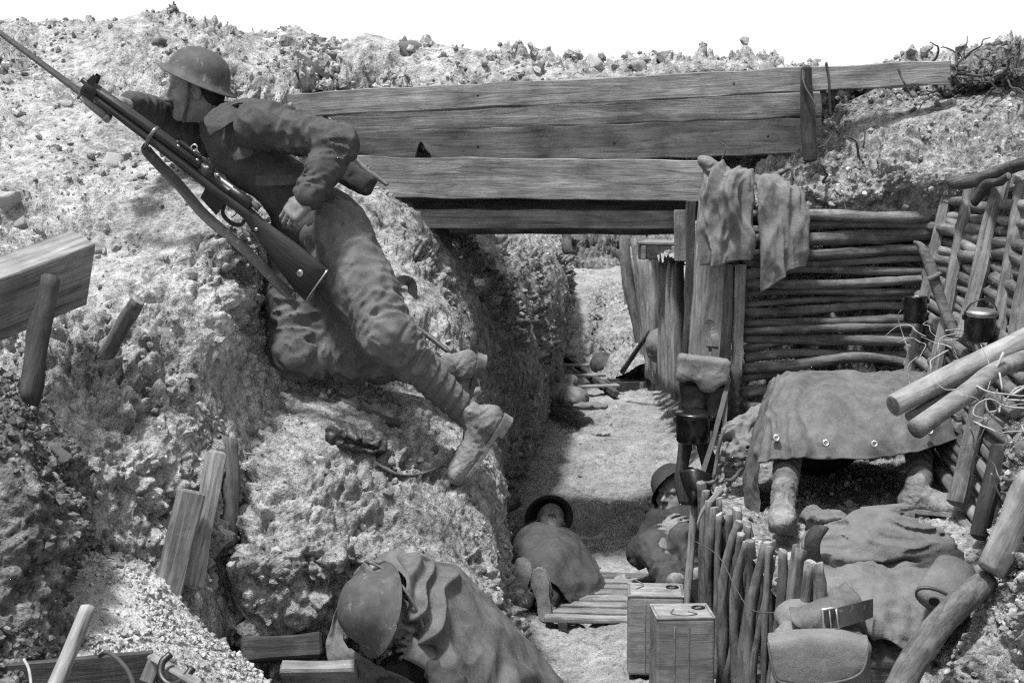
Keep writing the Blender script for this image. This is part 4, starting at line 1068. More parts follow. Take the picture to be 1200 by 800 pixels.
# ================================================================== THINGS ON THE FIRE STEP
single_log('stick', on_ground(392, 464, lift=0.03), on_ground(470, 499, lift=0.03), 0.016, 0.017, DARK, 'dark stick lying on the fire step below the kneeling leg', 'stick', 35, bend=0.008, rough=0.2)
single_log('stick', P(414, 180, 6.8), P(454, 217, 6.75), 0.014, 0.011, WOODCUT, 'thin stick slanting behind the sentry elbow', 'stick', 36, bend=0.01)
pc = on_ground(418, 516, lift=0.05)
f = Field(0.005); RY = lambda a: np.array(Matrix.Rotation(math.radians(a), 3, 'Y'))
f.ell(pc, (0.105, 0.060, 0.036), RY(10), k=0.02).ell(pc + np.array([0.062, -0.01, -0.014]), (0.055, 0.055, 0.034), k=0.02).ell(pc + np.array([-0.062, 0.01, 0.022]), (0.052, 0.05, 0.045), RY(-20), k=0.02)
f.ell(pc + np.array([-0.005, -0.062, 0.000]), (0.090, 0.040, 0.014), RY(14), k=0.012, op='-')
o = obj('leather_pouch', f.build('leather_pouch', amp=0.014, fs=0.045, seed=3), MAT['leather']); tag(o, 'gaping dark pouch lying on the fire step below the sentry boots', 'pouch')
t = thing('ammunition_pouch', P(470, 372, 6.35), 'dark leather pouch with a raised strap beside the sentry knee', 'pouch')
f = Field(0.006); f.box(P(466, 362, 6.38), (0.05, 0.04, 0.05), np.array(Matrix.Rotation(0.5, 3, 'Y')), rd=0.02)
obj('pocket', f.build('pocket', amp=0.006), MAT['leather'], t)
obj('strap', strap_mesh('strap', [P(462, 372, 6.36), P(456, 350, 6.34), P(468, 330, 6.33), P(482, 332, 6.33), P(482, 352, 6.33), P(470, 366, 6.33)], 0.045, 0.006, up=(0.4, 0.9, 0)), MAT['leather'], t)
o = obj('scabbard', tube_mesh('scabbard', [P(470, 372, 6.28), P(500, 392, 6.15), P(528, 414, 6.05)], [0.014, 0.013, 0.010], nr=8, n=10), MAT['leather']); tag(o, 'thin dark scabbard lying behind the sentry legs', 'scabbard')
o = obj('webbing_strap', strap_mesh('webbing_strap', [on_ground(438, 540, lift=0.03), on_ground(470, 556, lift=0.03), on_ground(500, 552, lift=0.03), on_ground(520, 540, lift=0.03)], 0.030, 0.005), MAT['webbing']); tag(o, 'flat strap curving over the fire step beside the gaping pouch', 'strap')

# ================================================================== HANGING CLOTHS
t = cloth('hanging_cloth', [
    [(826, 196, 6.93), (842, 192, 6.90), (862, 198, 6.88), (884, 206, 6.90)],
    [(824, 206, 6.88), (842, 204, 6.83), (862, 208, 6.80), (884, 214, 6.84)],
    [(822, 240, 6.86), (842, 236, 6.80), (864, 238, 6.78), (886, 240, 6.84)],
    [(822, 280, 6.85), (842, 276, 6.79), (866, 272, 6.78), (886, 280, 6.86)],
    [(824, 310, 6.85), (842, 312, 6.80), (862, 306, 6.80), (880, 300, 6.86)]], 60, 50, MAT['canvas'], fold=0.020, fs=0.12, stretch=(1.6, 1, 0.4), seed=2, pleats=(3, 0.03, 0.1))
tag(t, 'left of two rough cloths hung over the revetment posts', 'cloth')
t = cloth('hanging_cloth', [
    [(872, 202, 7.0), (900, 206, 6.97), (925, 214, 6.97), (940, 226, 6.98)],
    [(886, 216, 6.90), (904, 218, 6.87), (925, 224, 6.87), (944, 234, 6.90)],
    [(890, 256, 6.88), (906, 254, 6.85), (925, 256, 6.85), (948, 262, 6.88)],
    [(891, 300, 6.86), (908, 296, 6.83), (926, 294, 6.84), (947, 296, 6.88)],
    [(891, 343, 6.86), (906, 334, 6.84), (926, 316, 6.85), (946, 312, 6.88)]], 60, 40, MAT['canvas'], fold=0.014, fs=0.12, stretch=(1.8, 1, 0.35), seed=5, pleats=(2.5, 0.02, 0.1))
tag(t, 'right of two rough cloths, hung over the end of the top logs', 'cloth')
lump('rolled_cloth', [(P(830, 192, 6.90), (0.055, 0.06, 0.03), np.array(Matrix.Rotation(0.5, 3, 'Y'))), (P(838, 202, 6.88), (0.05, 0.05, 0.035), np.array(Matrix.Rotation(0.6, 3, 'Y')))], 'canvas', 'small rolled cloth tucked on top of the wide post', 'cloth', 0.006, 0.008, 0.05)

# ================================================================== HAVERSACK AND TINS ON THE POST
t = thing('haversack', P(832, 520, 6.7), 'dark haversack with a pale scalloped flap hanging on the wide post', 'haversack')
f = Field(0.006); f.box(P(832, 466, 6.68), (0.142, 0.070, 0.150), rd=0.03).box(P(813, 466, 6.60), (0.052, 0.030, 0.060), rd=0.02, k=0.012).box(P(842, 472, 6.60), (0.055, 0.032, 0.078), rd=0.02, k=0.012)
obj('bag', f.build('bag', amp=0.006, fs=0.08), MAT['wool_dark'], t)
f = Field(0.005); f.box(P(824, 432, 6.60), (0.122, 0.055, 0.058), np.array(Matrix.Rotation(0.12, 3, 'Y')), rd=0.022).ell(P(830, 449, 6.555), (0.050, 0.016, 0.045), k=0.03).ell(P(800, 440, 6.56), (0.03, 0.016, 0.03), k=0.02)
obj('flap', f.build('flap', amp=0.004, fs=0.05), MAT['canvas'], t)
obj('strap', strap_mesh('strap', [P(826, 420, 6.7), P(826, 392, 6.82), P(832, 378, 6.86), P(838, 396, 6.82), P(838, 420, 6.7)], 0.035, 0.005, up=(0, 1, 0)), MAT['leather'], t)
obj('buckle', box_mesh('buckle', 0.06, 0.012, 0.03, 0.003), MAT['gunmetal'], t, frame((1, 0, 0), (0, 0, 1), P(834, 408, 6.76)))
obj('sling', strap_mesh('sling', [P(855, 440, 6.62), P(846, 476, 6.5), P(834, 520, 6.4), P(824, 552, 6.34)], 0.022, 0.005, up=(0, 1, 0.2)), MAT['webbing'], t)
obj('sling', strap_mesh('sling', [P(851, 450, 6.6), P(849, 490, 6.5), P(847, 540, 6.42)], 0.022, 0.005, up=(0, 1, 0.2)), MAT['webbing'], t)
pot('mess_tin', P(812, 517, 6.45), (0, -0.05, 1), 0.078, 0.128, 'wide black tin hanging under the dark haversack', lid='enamel', bail=False)
single_log('stub_post', P(803, 590, 6.55), P(803, 515, 6.55), 0.03, 0.03, DARK, 'dark stub of post under the wide black tin', 'post', 51)
single_log('stub_post', P(826, 580, 6.48), P(822, 512, 6.52), 0.035, 0.03, DARK, 'dark stub of post between the wide tin and the shovel blade', 'post', 52)
lump('cloth_bundle', [(P(868, 500, 6.35), (0.09, 0.06, 0.035), np.array(Matrix.Rotation(-0.5, 3, 'Y'))), (P(872, 516, 6.3), (0.085, 0.06, 0.03), np.array(Matrix.Rotation(-0.5, 3, 'Y'))), (P(862, 530, 6.28), (0.07, 0.06, 0.035)), (P(880, 488, 6.4), (0.07, 0.05, 0.03), np.array(Matrix.Rotation(-0.6, 3, 'Y')))], 'canvas', 'crumpled cloth bundle between the haversack and the groundsheet', 'cloth', 0.006, 0.022, 0.07)
R = np.random.default_rng(55)
for k, (a, b) in enumerate([((836, 560), (850, 500)), ((843, 566), (862, 540)), ((824, 566), (846, 552)), ((850, 562), (878, 548))]):
    single_log('twig', P(*a, 6.2), P(*b, 6.25), 0.010, 0.008, WOODCUT, ['long twig standing between haversack and fence top', 'short twig leaning over the fence top', 'twig lying level across the first fence stakes', 'twig under the crumpled cloth bundle'][k], 'twig', 53 + k, nseg=8, nr=7)

# ================================================================== SACKS AND BAGS ON THE BENCH
f = Field(0.007)
f.ell(P(1010, 640, 5.30), (0.22, 0.16, 0.075), np.array(Matrix.Rotation(0.10, 3, 'Y')), k=0.05)
f.ell(P(1050, 630, 5.35), (0.20, 0.15, 0.09), np.array(Matrix.Rotation(0.25, 3, 'Y')), k=0.05)
f.ell(P(1090, 655, 5.28), (0.13, 0.16, 0.07), np.array(Matrix.Rotation(0.35, 3, 'Y')), k=0.05)
f.ell(P(975, 648, 5.22), (0.08, 0.12, 0.055), k=0.04)
f.cap(P(985, 642, 5.08), P(1120, 662, 5.1), 0.016, 0.012, k=0.02, op='-')
f.cap(P(992, 634, 5.13), P(1010, 640, 5.06), 0.026, 0.012, k=0.03, op='-')
o = obj('rolled_blanket', f.build('rolled_blanket', amp=0.030, fs=0.13, stretch=(0.45, 1, 1.7), seed=4, amp2=0.001), MAT['burlap']); tag(o, 'thick folded blanket lying on the bench in front of the boots', 'blanket')
o = cloth('sacking', [
    [(945, 655, 5.25), (1000, 655, 5.25), (1060, 660, 5.22), (1130, 668, 5.2)],
    [(940, 672, 5.02), (1000, 672, 5.0), (1066, 674, 4.98), (1142, 684, 4.98)],
    [(938, 702, 4.88), (1004, 706, 4.84), (1072, 706, 4.82), (1140, 710, 4.84)],
    [(944, 730, 4.80), (1012, 734, 4.74), (1076, 742, 4.72), (1112, 738, 4.76)],
    [(960, 742, 4.78), (1022, 742, 4.73), (1066, 764, 4.70), (1090, 770, 4.74)]], 80, 90, MAT['burlap'], fold=0.016, fs=0.14, seed=6, thick=0.007, pleats=(4, 0.02, 0.4)); tag(o, 'coarse sacking sheet with a frayed edge spread below the blanket', 'sacking')
lump('stuffed_sack', [(P(1030, 765, 4.86), (0.17, 0.14, 0.13)), (P(1000, 740, 4.95), (0.15, 0.14, 0.10)), (P(1075, 745, 4.95), (0.14, 0.14, 0.10))], 'bark_dark', 'dark stuffed sack under the frayed sacking', 'sack', 0.009, 0.02)
t = thing('leather_case', P(1104, 715, 4.8), 'open oval ended leather case lying on the sacking', 'case')
ring = lambda c, s, k: [c + s * (0.083 * math.cos(a) * np.array([0.88, -0.12, -0.42]) + 0.040 * math.sin(a) * np.array([0.36, -0.25, 0.85])) + k for a in np.linspace(0, 2 * math.pi, 28, endpoint=False)]
c0 = P(1100, 703, 4.70); bk = np.array([0.11, 0.17, 0.07])
obj('sleeve', loft_mesh('sleeve', [ring(c0, 1.0, 0), ring(c0, 1.03, bk * 0.05), ring(c0, 1.02, bk * 0.4), ring(c0, 0.9, bk)]), MAT['burlap'], t)
obj('end_cap', loft_mesh('end_cap', [ring(c0, 0.90, bk * -0.06), ring(c0, 0.94, bk * 0.02)]), MAT['canvas'], t)
obj('piping', tube_mesh('piping', np.array(ring(c0, 0.97, bk * -0.03) + ring(c0, 0.97, bk * -0.03)[:1]), 0.006, nr=6), MAT['leather'], t)
obj('hole_disc', lathe_mesh('hole_disc', [(0, 0.0), (0.014, 0.0), (0.018, 0.003), (0.018, -0.004)], 14), MAT['hair'], t, frame((0.88, -0.12, -0.42), -bk, c0 - bk * 0.075 + np.array([-0.012, -0.004, 0.006])))  # black disc on the cap; the hole's inner shade is only its colour

t = thing('kit_bag', P(960, 810, 4.55), 'canvas kit bag with a flap, belt and pale buckle beside the stakes', 'bag')
f = Field(0.006)
f.box(P(962, 772, 4.66), (0.155, 0.10, 0.10), rd=0.05, k=0.03).ell(P(935, 722, 4.80), (0.08, 0.09, 0.055), k=0.03).ell(P(985, 712, 4.85), (0.10, 0.09, 0.06), k=0.03).ell(P(968, 690, 4.92), (0.10, 0.09, 0.05), k=0.03)
f.cap(P(915, 716, 4.70), P(950, 712, 4.70), 0.012, 0.012, k=0.02, op='-').cap(P(912, 735, 4.66), P(948, 738, 4.66), 0.014, 0.012, k=0.02, op='-')
obj('body', f.build('body', amp=0.006, fs=0.07, seed=9), MAT['canvas'], t)
cloth('flap', [
    [(900, 742, 4.60), (940, 737, 4.56), (985, 737, 4.56), (1016, 744, 4.60)],
    [(900, 752, 4.49), (940, 748, 4.48), (985, 749, 4.48), (1018, 756, 4.49)],
    [(904, 776, 4.475), (942, 778, 4.468), (985, 778, 4.468), (1014, 778, 4.475)],
    [(911, 796, 4.475), (944, 801, 4.47), (984, 797, 4.47), (1006, 789, 4.475)]], 50, 60, MAT['canvas'], t, fold=0.003, fs=0.30, fine=0.0008, seed=12, thick=0.006)
obj('flap_edge', tube_mesh('flap_edge', [P(900, 752, 4.482), P(904, 776, 4.468), P(911, 797, 4.468), P(944, 802, 4.462), P(984, 798, 4.462), P(1006, 790, 4.466), P(1014, 778, 4.468), P(1018, 756, 4.482)], 0.004, nr=6, n=40), MAT['webbing'], t)
cloth('front_fold', [
    [(925, 712, 4.72), (950, 706, 4.70), (975, 690, 4.74), (990, 680, 4.80)],
    [(930, 730, 4.66), (956, 722, 4.63), (984, 712, 4.66), (1006, 700, 4.74)],
    [(948, 740, 4.64), (970, 738, 4.61), (992, 734, 4.63), (1014, 726, 4.70)]], 36, 40, MAT['webbing'], t, fold=0.007, fs=0.12, fine=0.001, seed=14)
obj('belt', strap_mesh('belt', [P(966, 727, 4.58), P(990, 721, 4.56), P(1012, 715, 4.60), P(1022, 712, 4.70)], 0.062, 0.007, up=(0.1, -1, 0.2)), MAT['leather'], t)
bc = P(973, 725, 4.555); bx_, bz_ = nrm((1, 0.05, 0.14)), nrm((-0.14, 0, 1))
fr = [bc + bx_ * x + bz_ * z for (x, z) in ((-0.024, -0.036), (0.024, -0.036), (0.024, 0.036), (-0.024, 0.036), (-0.024, -0.036))]
bk_ = obj('buckle', tube_mesh('buckle', np.array([lerp(fr[i], fr[i + 1], s) for i in range(4) for s in (0, 0.5, 0.98)] + [fr[0]]), 0.0045, nr=7, up=(0, 1, 0)), MAT['brass'], t)
obj('prong', tube_mesh('prong', [bc - bz_ * 0.034, bc + bz_ * 0.034], 0.003, nr=6, up=(0, 1, 0)), MAT['brass'], bk_)
o = put_plank('board', P(960, 800, 4.75), P(1075, 800, 4.72), 0.18, 0.03, MAT['plank_dark'], None, face=(0, -1, 0.15), nx=8, wob=0.008, seed=60); tag(o, 'dark upright board under the stuffed sack at the lower edge', 'board')
o = put_plank('slat', P(1010, 598, 5.62), P(1062, 594, 5.68), 0.05, 0.016, MAT['plank_pale'], None, face=(0, -0.2, 1), nx=6, wob=0.004, seed=61); tag(o, 'pale slat lying on the bench between the two boots', 'slat')
lump('cloth_scrap', [(P(952, 607, 5.55), (0.05, 0.05, 0.05)), (P(972, 606, 5.5), (0.06, 0.05, 0.025))], 'burlap', 'small crumpled rag on the bench beside the left boot', 'rag', 0.006, 0.016, 0.05)

# ================================================================== ROOTS
def roots(name, centre, spread, n, length, rad, mat, label, seed, droop=0.3):
    R = np.random.default_rng(seed); t = thing(name, centre, label, 'roots')
    for i in range(n):
        a = np.asarray(centre) + R.normal(size=3) * spread; d = nrm(R.normal(size=3) + np.array([0, -0.5, droop])); pts = [a]
        for k in range(5): d = nrm(d + R.normal(size=3) * 0.6); pts.append(pts[-1] + d * length * R.uniform(0.1, 0.3))
        obj('root', tube_mesh('root', pts, [rad * R.uniform(0.5, 1.2), rad * 0.3], nr=5, n=16), MAT[mat], t)
roots('root_tangle', P(1158, 92, 7.2), np.array([0.17, 0.12, 0.05]), 90, 0.17, 0.008, 'root', 'dark tangle of roots on the skyline at the upper right', 3)
roots('root_tangle', P(1185, 480, 4.95), np.array([0.08, 0.1, 0.08]), 26, 0.30, 0.005, 'root_pale', 'pale tangle of wire and roots under the jutting poles', 4, -0.1)
roots('root_tangle', P(1110, 405, 6.0), np.array([0.10, 0.1, 0.05]), 16, 0.25, 0.004, 'root_pale', 'thin roots trailing at the foot of the crooked branch', 5, -0.1)
roots('root_tangle', P(1000, 195, 7.05), np.array([0.25, 0.05, 0.10]), 12, 0.30, 0.008, 'root', 'scattered dark roots sticking out of the right bank above the logs', 6, 0.0)

# ================================================================== PEOPLE
def V3(*a): return np.array(a, float)
def axes(x, z):
    return frame(x, z, (0, 0, 0))[:3, :3]

def add_head(f, c, fwd, up, neck, s=1.0, m=0, nr=0.056):
    A = axes(fwd, up); T = lambda x, y, z: np.asarray(c) + s * (A @ V3(x, y, z))
    E = lambda p, r, k=0.012, op='+': f.ell(T(*p), [q * s for q in r], A, k=k, m=m, op=op)
    E((-0.010, 0, 0.030), (0.100, 0.077, 0.092)); E((0.022, 0, -0.035), (0.070, 0.062, 0.088), 0.03)
    E((0.038, 0, -0.082), (0.048, 0.048, 0.036), 0.03); E((0.078, 0, -0.098), (0.018, 0.022, 0.018), 0.02)
    f.cap(T(0.082, -0.036, 0.014), T(0.082, 0.036, 0.014), 0.012 * s, 0.012 * s, k=0.014, m=m)
    f.cap(T(0.090, 0, 0.006), T(0.112, 0, -0.034), 0.008 * s, 0.012 * s, k=0.010, m=m)
    for q in (-1, 1):
        E((0.090, q * 0.031, -0.008), (0.017, 0.018, 0.011), 0.010, '-')
        E((0.077, q * 0.031, -0.008), (0.013, 0.014, 0.012), 0.003)
        E((0.060, q * 0.046, -0.038), (0.024, 0.020, 0.024), 0.02)
        E((0.100, q * 0.013, -0.037), (0.010, 0.009, 0.008), 0.006)
        E((-0.004, q * 0.078, -0.018), (0.021, 0.009, 0.033), 0.006); E((0.002, q * 0.086, -0.016), (0.010, 0.006, 0.018), 0.004, '-')
    f.cap(T(0.084, -0.020, -0.066), T(0.084, 0.020, -0.066), 0.009 * s, 0.009 * s, k=0.008, m=m)
    f.cap(T(0.082, -0.017, -0.080), T(0.082, 0.017, -0.080), 0.009 * s, 0.009 * s, k=0.008, m=m)
    f.cap(T(0.098, -0.020, -0.0725), T(0.098, 0.020, -0.0725), 0.0035 * s, 0.0035 * s, k=0.004, m=m, op='-')
    f.cap(T(-0.030, 0, -0.060), neck, nr * s, nr * 1.1 * s, k=0.03, m=m)
    return A, T

def add_hand(f, wrist, fwd, back, side, curl=(35, 45, 30), thumb=(0.5, 0.55), s=1.0, m=0, spread=0.06):
    """fwd: wrist to knuckles, back: normal of the back of the hand, side: +1 when the thumb is on local +y"""
    A = axes(fwd, back); T = lambda x, y, z: np.asarray(wrist) + s * (A @ V3(x, y * side, z))
    f.box(T(0.050, 0, 0), (0.046 * s, 0.041 * s, 0.017 * s), A, rd=0.014 * s, k=0.016, m=m)
    f.cap(T(0.0, 0, 0), T(0.04, 0.004, 0), 0.027 * s, 0.026 * s, k=0.02, m=m)
    for i, (y, L, r) in enumerate(((0.030, 0.072, 0.0092), (0.010, 0.080, 0.0095), (-0.011, 0.075, 0.0090), (-0.030, 0.060, 0.0082))):
        p = V3(0.088 - 0.006 * abs(i - 1), y, 0.004); a = 0.0; yaw = spread * (1.5 - i); segs = (0.50 * L, 0.32 * L, 0.24 * L)
        for j, sl in enumerate(segs):
            a += math.radians(curl[j] * (1 + 0.08 * (i - 1.5))); q = p + sl * V3(math.cos(a) * math.cos(yaw), math.sin(yaw), -math.sin(a))
            f.cap(T(*p), T(*q), r * s * (1 - 0.10 * j), r * s * (0.93 - 0.10 * j), k=0.0035, m=m); p = q
    p0 = V3(0.018, 0.030, -0.006); p1 = V3(0.046, 0.054, -0.020); p2 = p1 + 0.034 * nrm(V3(thumb[0] + 0.3, 0.25, -thumb[1])); p3 = p2 + 0.026 * nrm(V3(thumb[0] + 0.4, -0.15, -thumb[1]))
    f.cap(T(*p0), T(*p1), 0.015 * s, 0.0125 * s, k=0.012, m=m); f.cap(T(*p1), T(*p2), 0.0115 * s, 0.0105 * s, k=0.004, m=m); f.cap(T(*p2), T(*p3), 0.0105 * s, 0.0085 * s, k=0.003, m=m)

# helmet: local z up, x forward
hp = [(0.0, 0.118), (0.045, 0.114), (0.080, 0.098), (0.106, 0.070), (0.119, 0.036), (0.125, 0.012), (0.136, 0.001), (0.152, -0.008), (0.158, -0.011), (0.158, -0.0145), (0.150, -0.012), (0.133, -0.004), (0.120, 0.008), (0.112, 0.034), (0.099, 0.066), (0.074, 0.092), (0.04, 0.107), (0.0, 0.111)]
HELMET_ME = lathe_mesh('helmet', hp, 40, 1.03, 0.96); HELMET_ME.materials.append(MAT['helmet'])
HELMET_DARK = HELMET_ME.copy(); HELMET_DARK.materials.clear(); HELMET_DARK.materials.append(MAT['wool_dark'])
def add_helmet(par, c, fwd, up, s=1.0, me=None):
    M = frame(fwd, up, c); M[:3, :3] *= s
    h = obj('helmet', me or HELMET_ME, None, par, M)
    ang = np.linspace(0, 2 * math.pi, 41)
    obj('rim', tube_mesh('rim', [(0.158 * 1.03 * math.cos(a), 0.158 * 0.96 * math.sin(a), -0.0128) for a in ang], 0.0028, nr=6), MAT['helmet'], h, M)
    return h

# boot: local x toe, z up, origin under the heel
f = Field(0.0045)
f.cap((0.035, 0, 0.03), (0.038, 0, 0.115), 0.045, 0.044, k=0.03, wr=0.004, wf=130)
f.ell((0.012, 0, 0.045), (0.052, 0.042, 0.050), k=0.02).cap((0.055, 0, 0.062), (0.165, 0.004, 0.040), 0.046, 0.044, k=0.03, wr=0.004, wf=120).ell((0.225, 0.006, 0.036), (0.072, 0.052, 0.044), k=0.02).ell((0.17, 0.006, 0.03), (0.075, 0.051, 0.040), k=0.03).ell((0.262, 0.006, 0.030), (0.034, 0.040, 0.032), k=0.02)
f.chain([(0.192, -0.045, 0.02), (0.188, -0.030, 0.066), (0.186, 0.006, 0.079), (0.188, 0.042, 0.066), (0.192, 0.057, 0.02)], [0.0045] * 5, k=0.004)      # toe cap seam
f.chain([(0.085, -0.022, 0.104), (0.135, -0.024, 0.082)], [0.006, 0.006], k=0.005).chain([(0.085, 0.022, 0.104), (0.135, 0.026, 0.082)], [0.006, 0.006], k=0.005)      # lace facings
f.box((0.14, 0, -0.018), (0.2, 0.08, 0.022), rd=0.002, k=0.004, op='-')
BOOT_ME = f.build('upper', amp=0.004, fs=0.030, amp2=0.0014, fs2=0.010); BOOT_ME.materials.append(MAT['boot'])
xs = np.linspace(0, 1, 30); out = []
for sd in (1, -1):
    for x in (xs if sd == 1 else xs[::-1]):
        w = 0.040 * (1 - abs(2 * min(x / 0.36, 1) - 1) ** 3) ** 0.5 if x < 0.18 else 0
        wid = np.interp(x, [0, 0.04, 0.12, 0.25, 0.45, 0.72, 0.88, 0.96, 1.0], [0.006, 0.030, 0.042, 0.042, 0.040, 0.058, 0.050, 0.032, 0.008]); out.append((x * 0.325 - 0.036, sd * wid + 0.006 * x))
out = np.array(out)
def slab(nm, o2, z0, z1, lift=0.0):
    S = []
    for z, k in ((z0, 0.98), (z0 + 0.003, 1.0), (z1 - 0.002, 1.0), (z1, 0.97)):
        c = o2.mean(0); S.append([(c[0] + (p[0] - c[0]) * k, c[1] + (p[1] - c[1]) * k, z + lift * max(0, p[0] - 0.2) ** 2) for p in o2])
    return loft_mesh(nm, S, smooth=False)
SOLE_ME = slab('sole', out, -0.010, 0.010, 1.0); SOLE_ME.materials.append(MAT['sole'])
HEEL_ME = slab('heel', out[[i for i in range(len(out)) if out[i, 0] < 0.055]], -0.030, -0.007); HEEL_ME.materials.append(MAT['sole'])
LACE_ME = tube_mesh('laces', [(0.07 + 0.012 * (i // 2), (-1) ** ((i + 1) // 2) * 0.016, 0.106 - 0.009 * (i // 2)) for i in range(12)], 0.0028, nr=5, n=44); LACE_ME.materials.append(MAT['leather'])
def add_boot(par, heel, toe, up, s=1.0):
    M = frame(np.asarray(toe) - np.asarray(heel), up, heel); M[:3, :3] *= s
    b = obj('boot', BOOT_ME, None, par, M)
    obj('sole', SOLE_ME, None, b, M); obj('heel', HEEL_ME, None, b, M); obj('laces', LACE_ME, None, b, M)
    return M

def puttee(par, a, b, ra, rb, seed=0):
    f = Field(0.005); f.cap(a, b, ra, rb, wr=0.0050, wf=2 * math.pi / 0.048, tilt=0.32)
    return obj('puttee', f.build('puttee', amp=0.004, fs=0.03, seed=seed), MAT['puttee'], par)

# ------------------------------------------------------------------ the sentry
s1 = thing('person', P(540, 552, 5.62), 'kneeling sentry in a helmet lying against the slope with a rifle', 'person')
nk = P(256, 142, 5.66); sN, sF = P(306, 146, 5.46), P(246, 158, 5.86); elN, wrN = P(397, 168, 5.40), P(362, 229, 5.29)
elF, wrF = P(196, 136, 5.74), P(152, 122, 5.44)
hip = P(370, 262, 5.62); hN, hF = P(392, 270, 5.50), P(356, 276, 5.74); kN, kF = P(452, 390, 5.34), P(347, 412, 5.56)
anN, anF = P(548, 486, 5.52), P(520, 434, 5.76)
spine = nrm(nk - hip); lat = nrm(sN - sF); A = np.stack([spine, lat - spine * (lat @ spine), np.zeros(3)], 1); A[:, 1] = nrm(A[:, 1]); A[:, 2] = np.cross(A[:, 0], A[:, 1])
HC = P(229, 104, 5.60); HF, HU = V3(-0.97, -0.20, -0.08), V3(-0.10, 0.0, 0.99)
f = Field(0.0054)
add_head(f, HC, HF, HU, nk)
f.ell(P(292, 176, 5.66), (0.20, 0.15, 0.10), A, k=0.04).ell(P(345, 232, 5.63), (0.16, 0.12, 0.09), A, k=0.04).ell(hip, (0.12, 0.14, 0.11), A, k=0.04)
f.chain([sN, elN, wrN], [0.058, 0.044, 0.030], k=0.02).chain([sF, elF, wrF], [0.058, 0.044, 0.030], k=0.02)
f.chain([hN, kN, anN], [0.080, 0.058, 0.040], k=0.02).chain([hF, kF, anF], [0.085, 0.058, 0.040], k=0.02)
add_hand(f, wrN + V3(-0.004, -0.008, -0.010), V3(-0.68, -0.10, -0.70), V3(-0.30, -0.86, 0.36), -1, (28, 40, 30), (0.6, 0.5), 1.02)
add_hand(f, P(148, 124, 5.36), V3(-0.92, -0.25, 0.10), V3(-0.10, -0.55, -0.85), 1, (58, 75, 45), (0.6, 0.6), 1.0, spread=0.02)
obj('body', f.build('body', amp2=0.0006), MAT['skin'], s1)
# tunic
f = Field(0.0068)
f.ell(P(290, 176, 5.66), (0.225, 0.185, 0.125), A, k=0.05).ell(P(345, 230, 5.62), (0.17, 0.155, 0.120), A, k=0.05).ell(P(372, 262, 5.61), (0.135, 0.172, 0.145), A, k=0.05)
f.cap(nk + spine * -0.03, P(275, 160, 5.66), 0.080, 0.12, k=0.05)
f.cap(sN - lat * 0.03, sN + lat * 0.02, 0.090, 0.084, k=0.06)
f.cap(sN, lerp(sN, elN, 0.5), 0.086, 0.074, k=0.03, wr=0.0095, wf=150).cap(lerp(sN, elN, 0.5), elN, 0.074, 0.066, k=0.03, wr=0.0095, wf=160)
f.cap(elN, lerp(elN, wrN, 0.5), 0.068, 0.062, k=0.03, wr=0.0105, wf=190).cap(lerp(elN, wrN, 0.5), lerp(elN, wrN, 0.97), 0.060, 0.050, k=0.02, wr=0.0085, wf=190)
f.cap(lerp(elN, wrN, 0.92), lerp(elN, wrN, 1.02), 0.052, 0.053, k=0.006)
f.cap(sF, elF, 0.085, 0.064, k=0.04, wr=0.006, wf=100).cap(elF, lerp(elF, wrF, 0.95), 0.064, 0.047, k=0.03, wr=0.005, wf=120)
f.cap(lerp(hN, kN, -0.05), lerp(hN, kN, 0.26), 0.128, 0.118, k=0.05, wr=0.003, wf=60).cap(lerp(hF, kF, -0.05), lerp(hF, kF, 0.30), 0.130, 0.125, k=0.05)
f.cap(nk + HU * 0.028 + V3(0, 0, 0), nk + HU * 0.2, 0.054, 0.10, k=0.01, op='-')
tu = obj('tunic', f.build('tunic', amp=0.005, fs=0.07, seed=1, amp2=0.0012), MAT['wool'], s1)
# collar leaves, pocket flap, belt, buttons on the tunic
cloth('collar', [[(238, 138, 5.46), (250, 128, 5.47), (264, 120, 5.52), (276, 118, 5.58)], [(240, 146, 5.43), (254, 139, 5.44), (269, 131, 5.48), (282, 126, 5.54)], [(246, 160, 5.42), (262, 150, 5.42), (277, 140, 5.46), (288, 132, 5.52)]], 16, 24, MAT['wool'], tu, fold=0.003, fs=0.05, thick=0.008)
cloth('pocket_flap', [[(268, 176, 5.47), (282, 172, 5.46), (296, 170, 5.455)], [(271, 184, 5.455), (284, 181, 5.44), (298, 176, 5.44)], [(276, 190, 5.45), (287, 186, 5.435), (296, 181, 5.435)]], 12, 14, MAT['wool'], tu, fold=0.002, fs=0.04, thick=0.006)
obj('shoulder_strap', strap_mesh('shoulder_strap', [P(268, 124, 5.56), P(284, 119, 5.52), P(302, 121, 5.46), P(314, 128, 5.42)], 0.045, 0.008, up=(0, -0.5, 0.8)), MAT['wool'], tu)
obj('belt', strap_mesh('belt', [P(300, 212, 5.46), P(320, 212, 5.43), P(345, 210, 5.42), P(372, 205, 5.45), P(395, 200, 5.55)], 0.038, 0.006, up=(0, -1, 0.15)), MAT['wool'], s1)
obj('side_pouch', (lambda g: g.build('side_pouch', amp=0.006, fs=0.05))(Field(0.006).box(P(418, 210, 5.68), (0.075, 0.04, 0.045), np.array(Matrix.Rotation(0.5, 3, 'Y')), rd=0.025)), MAT['wool_dark'], s1)
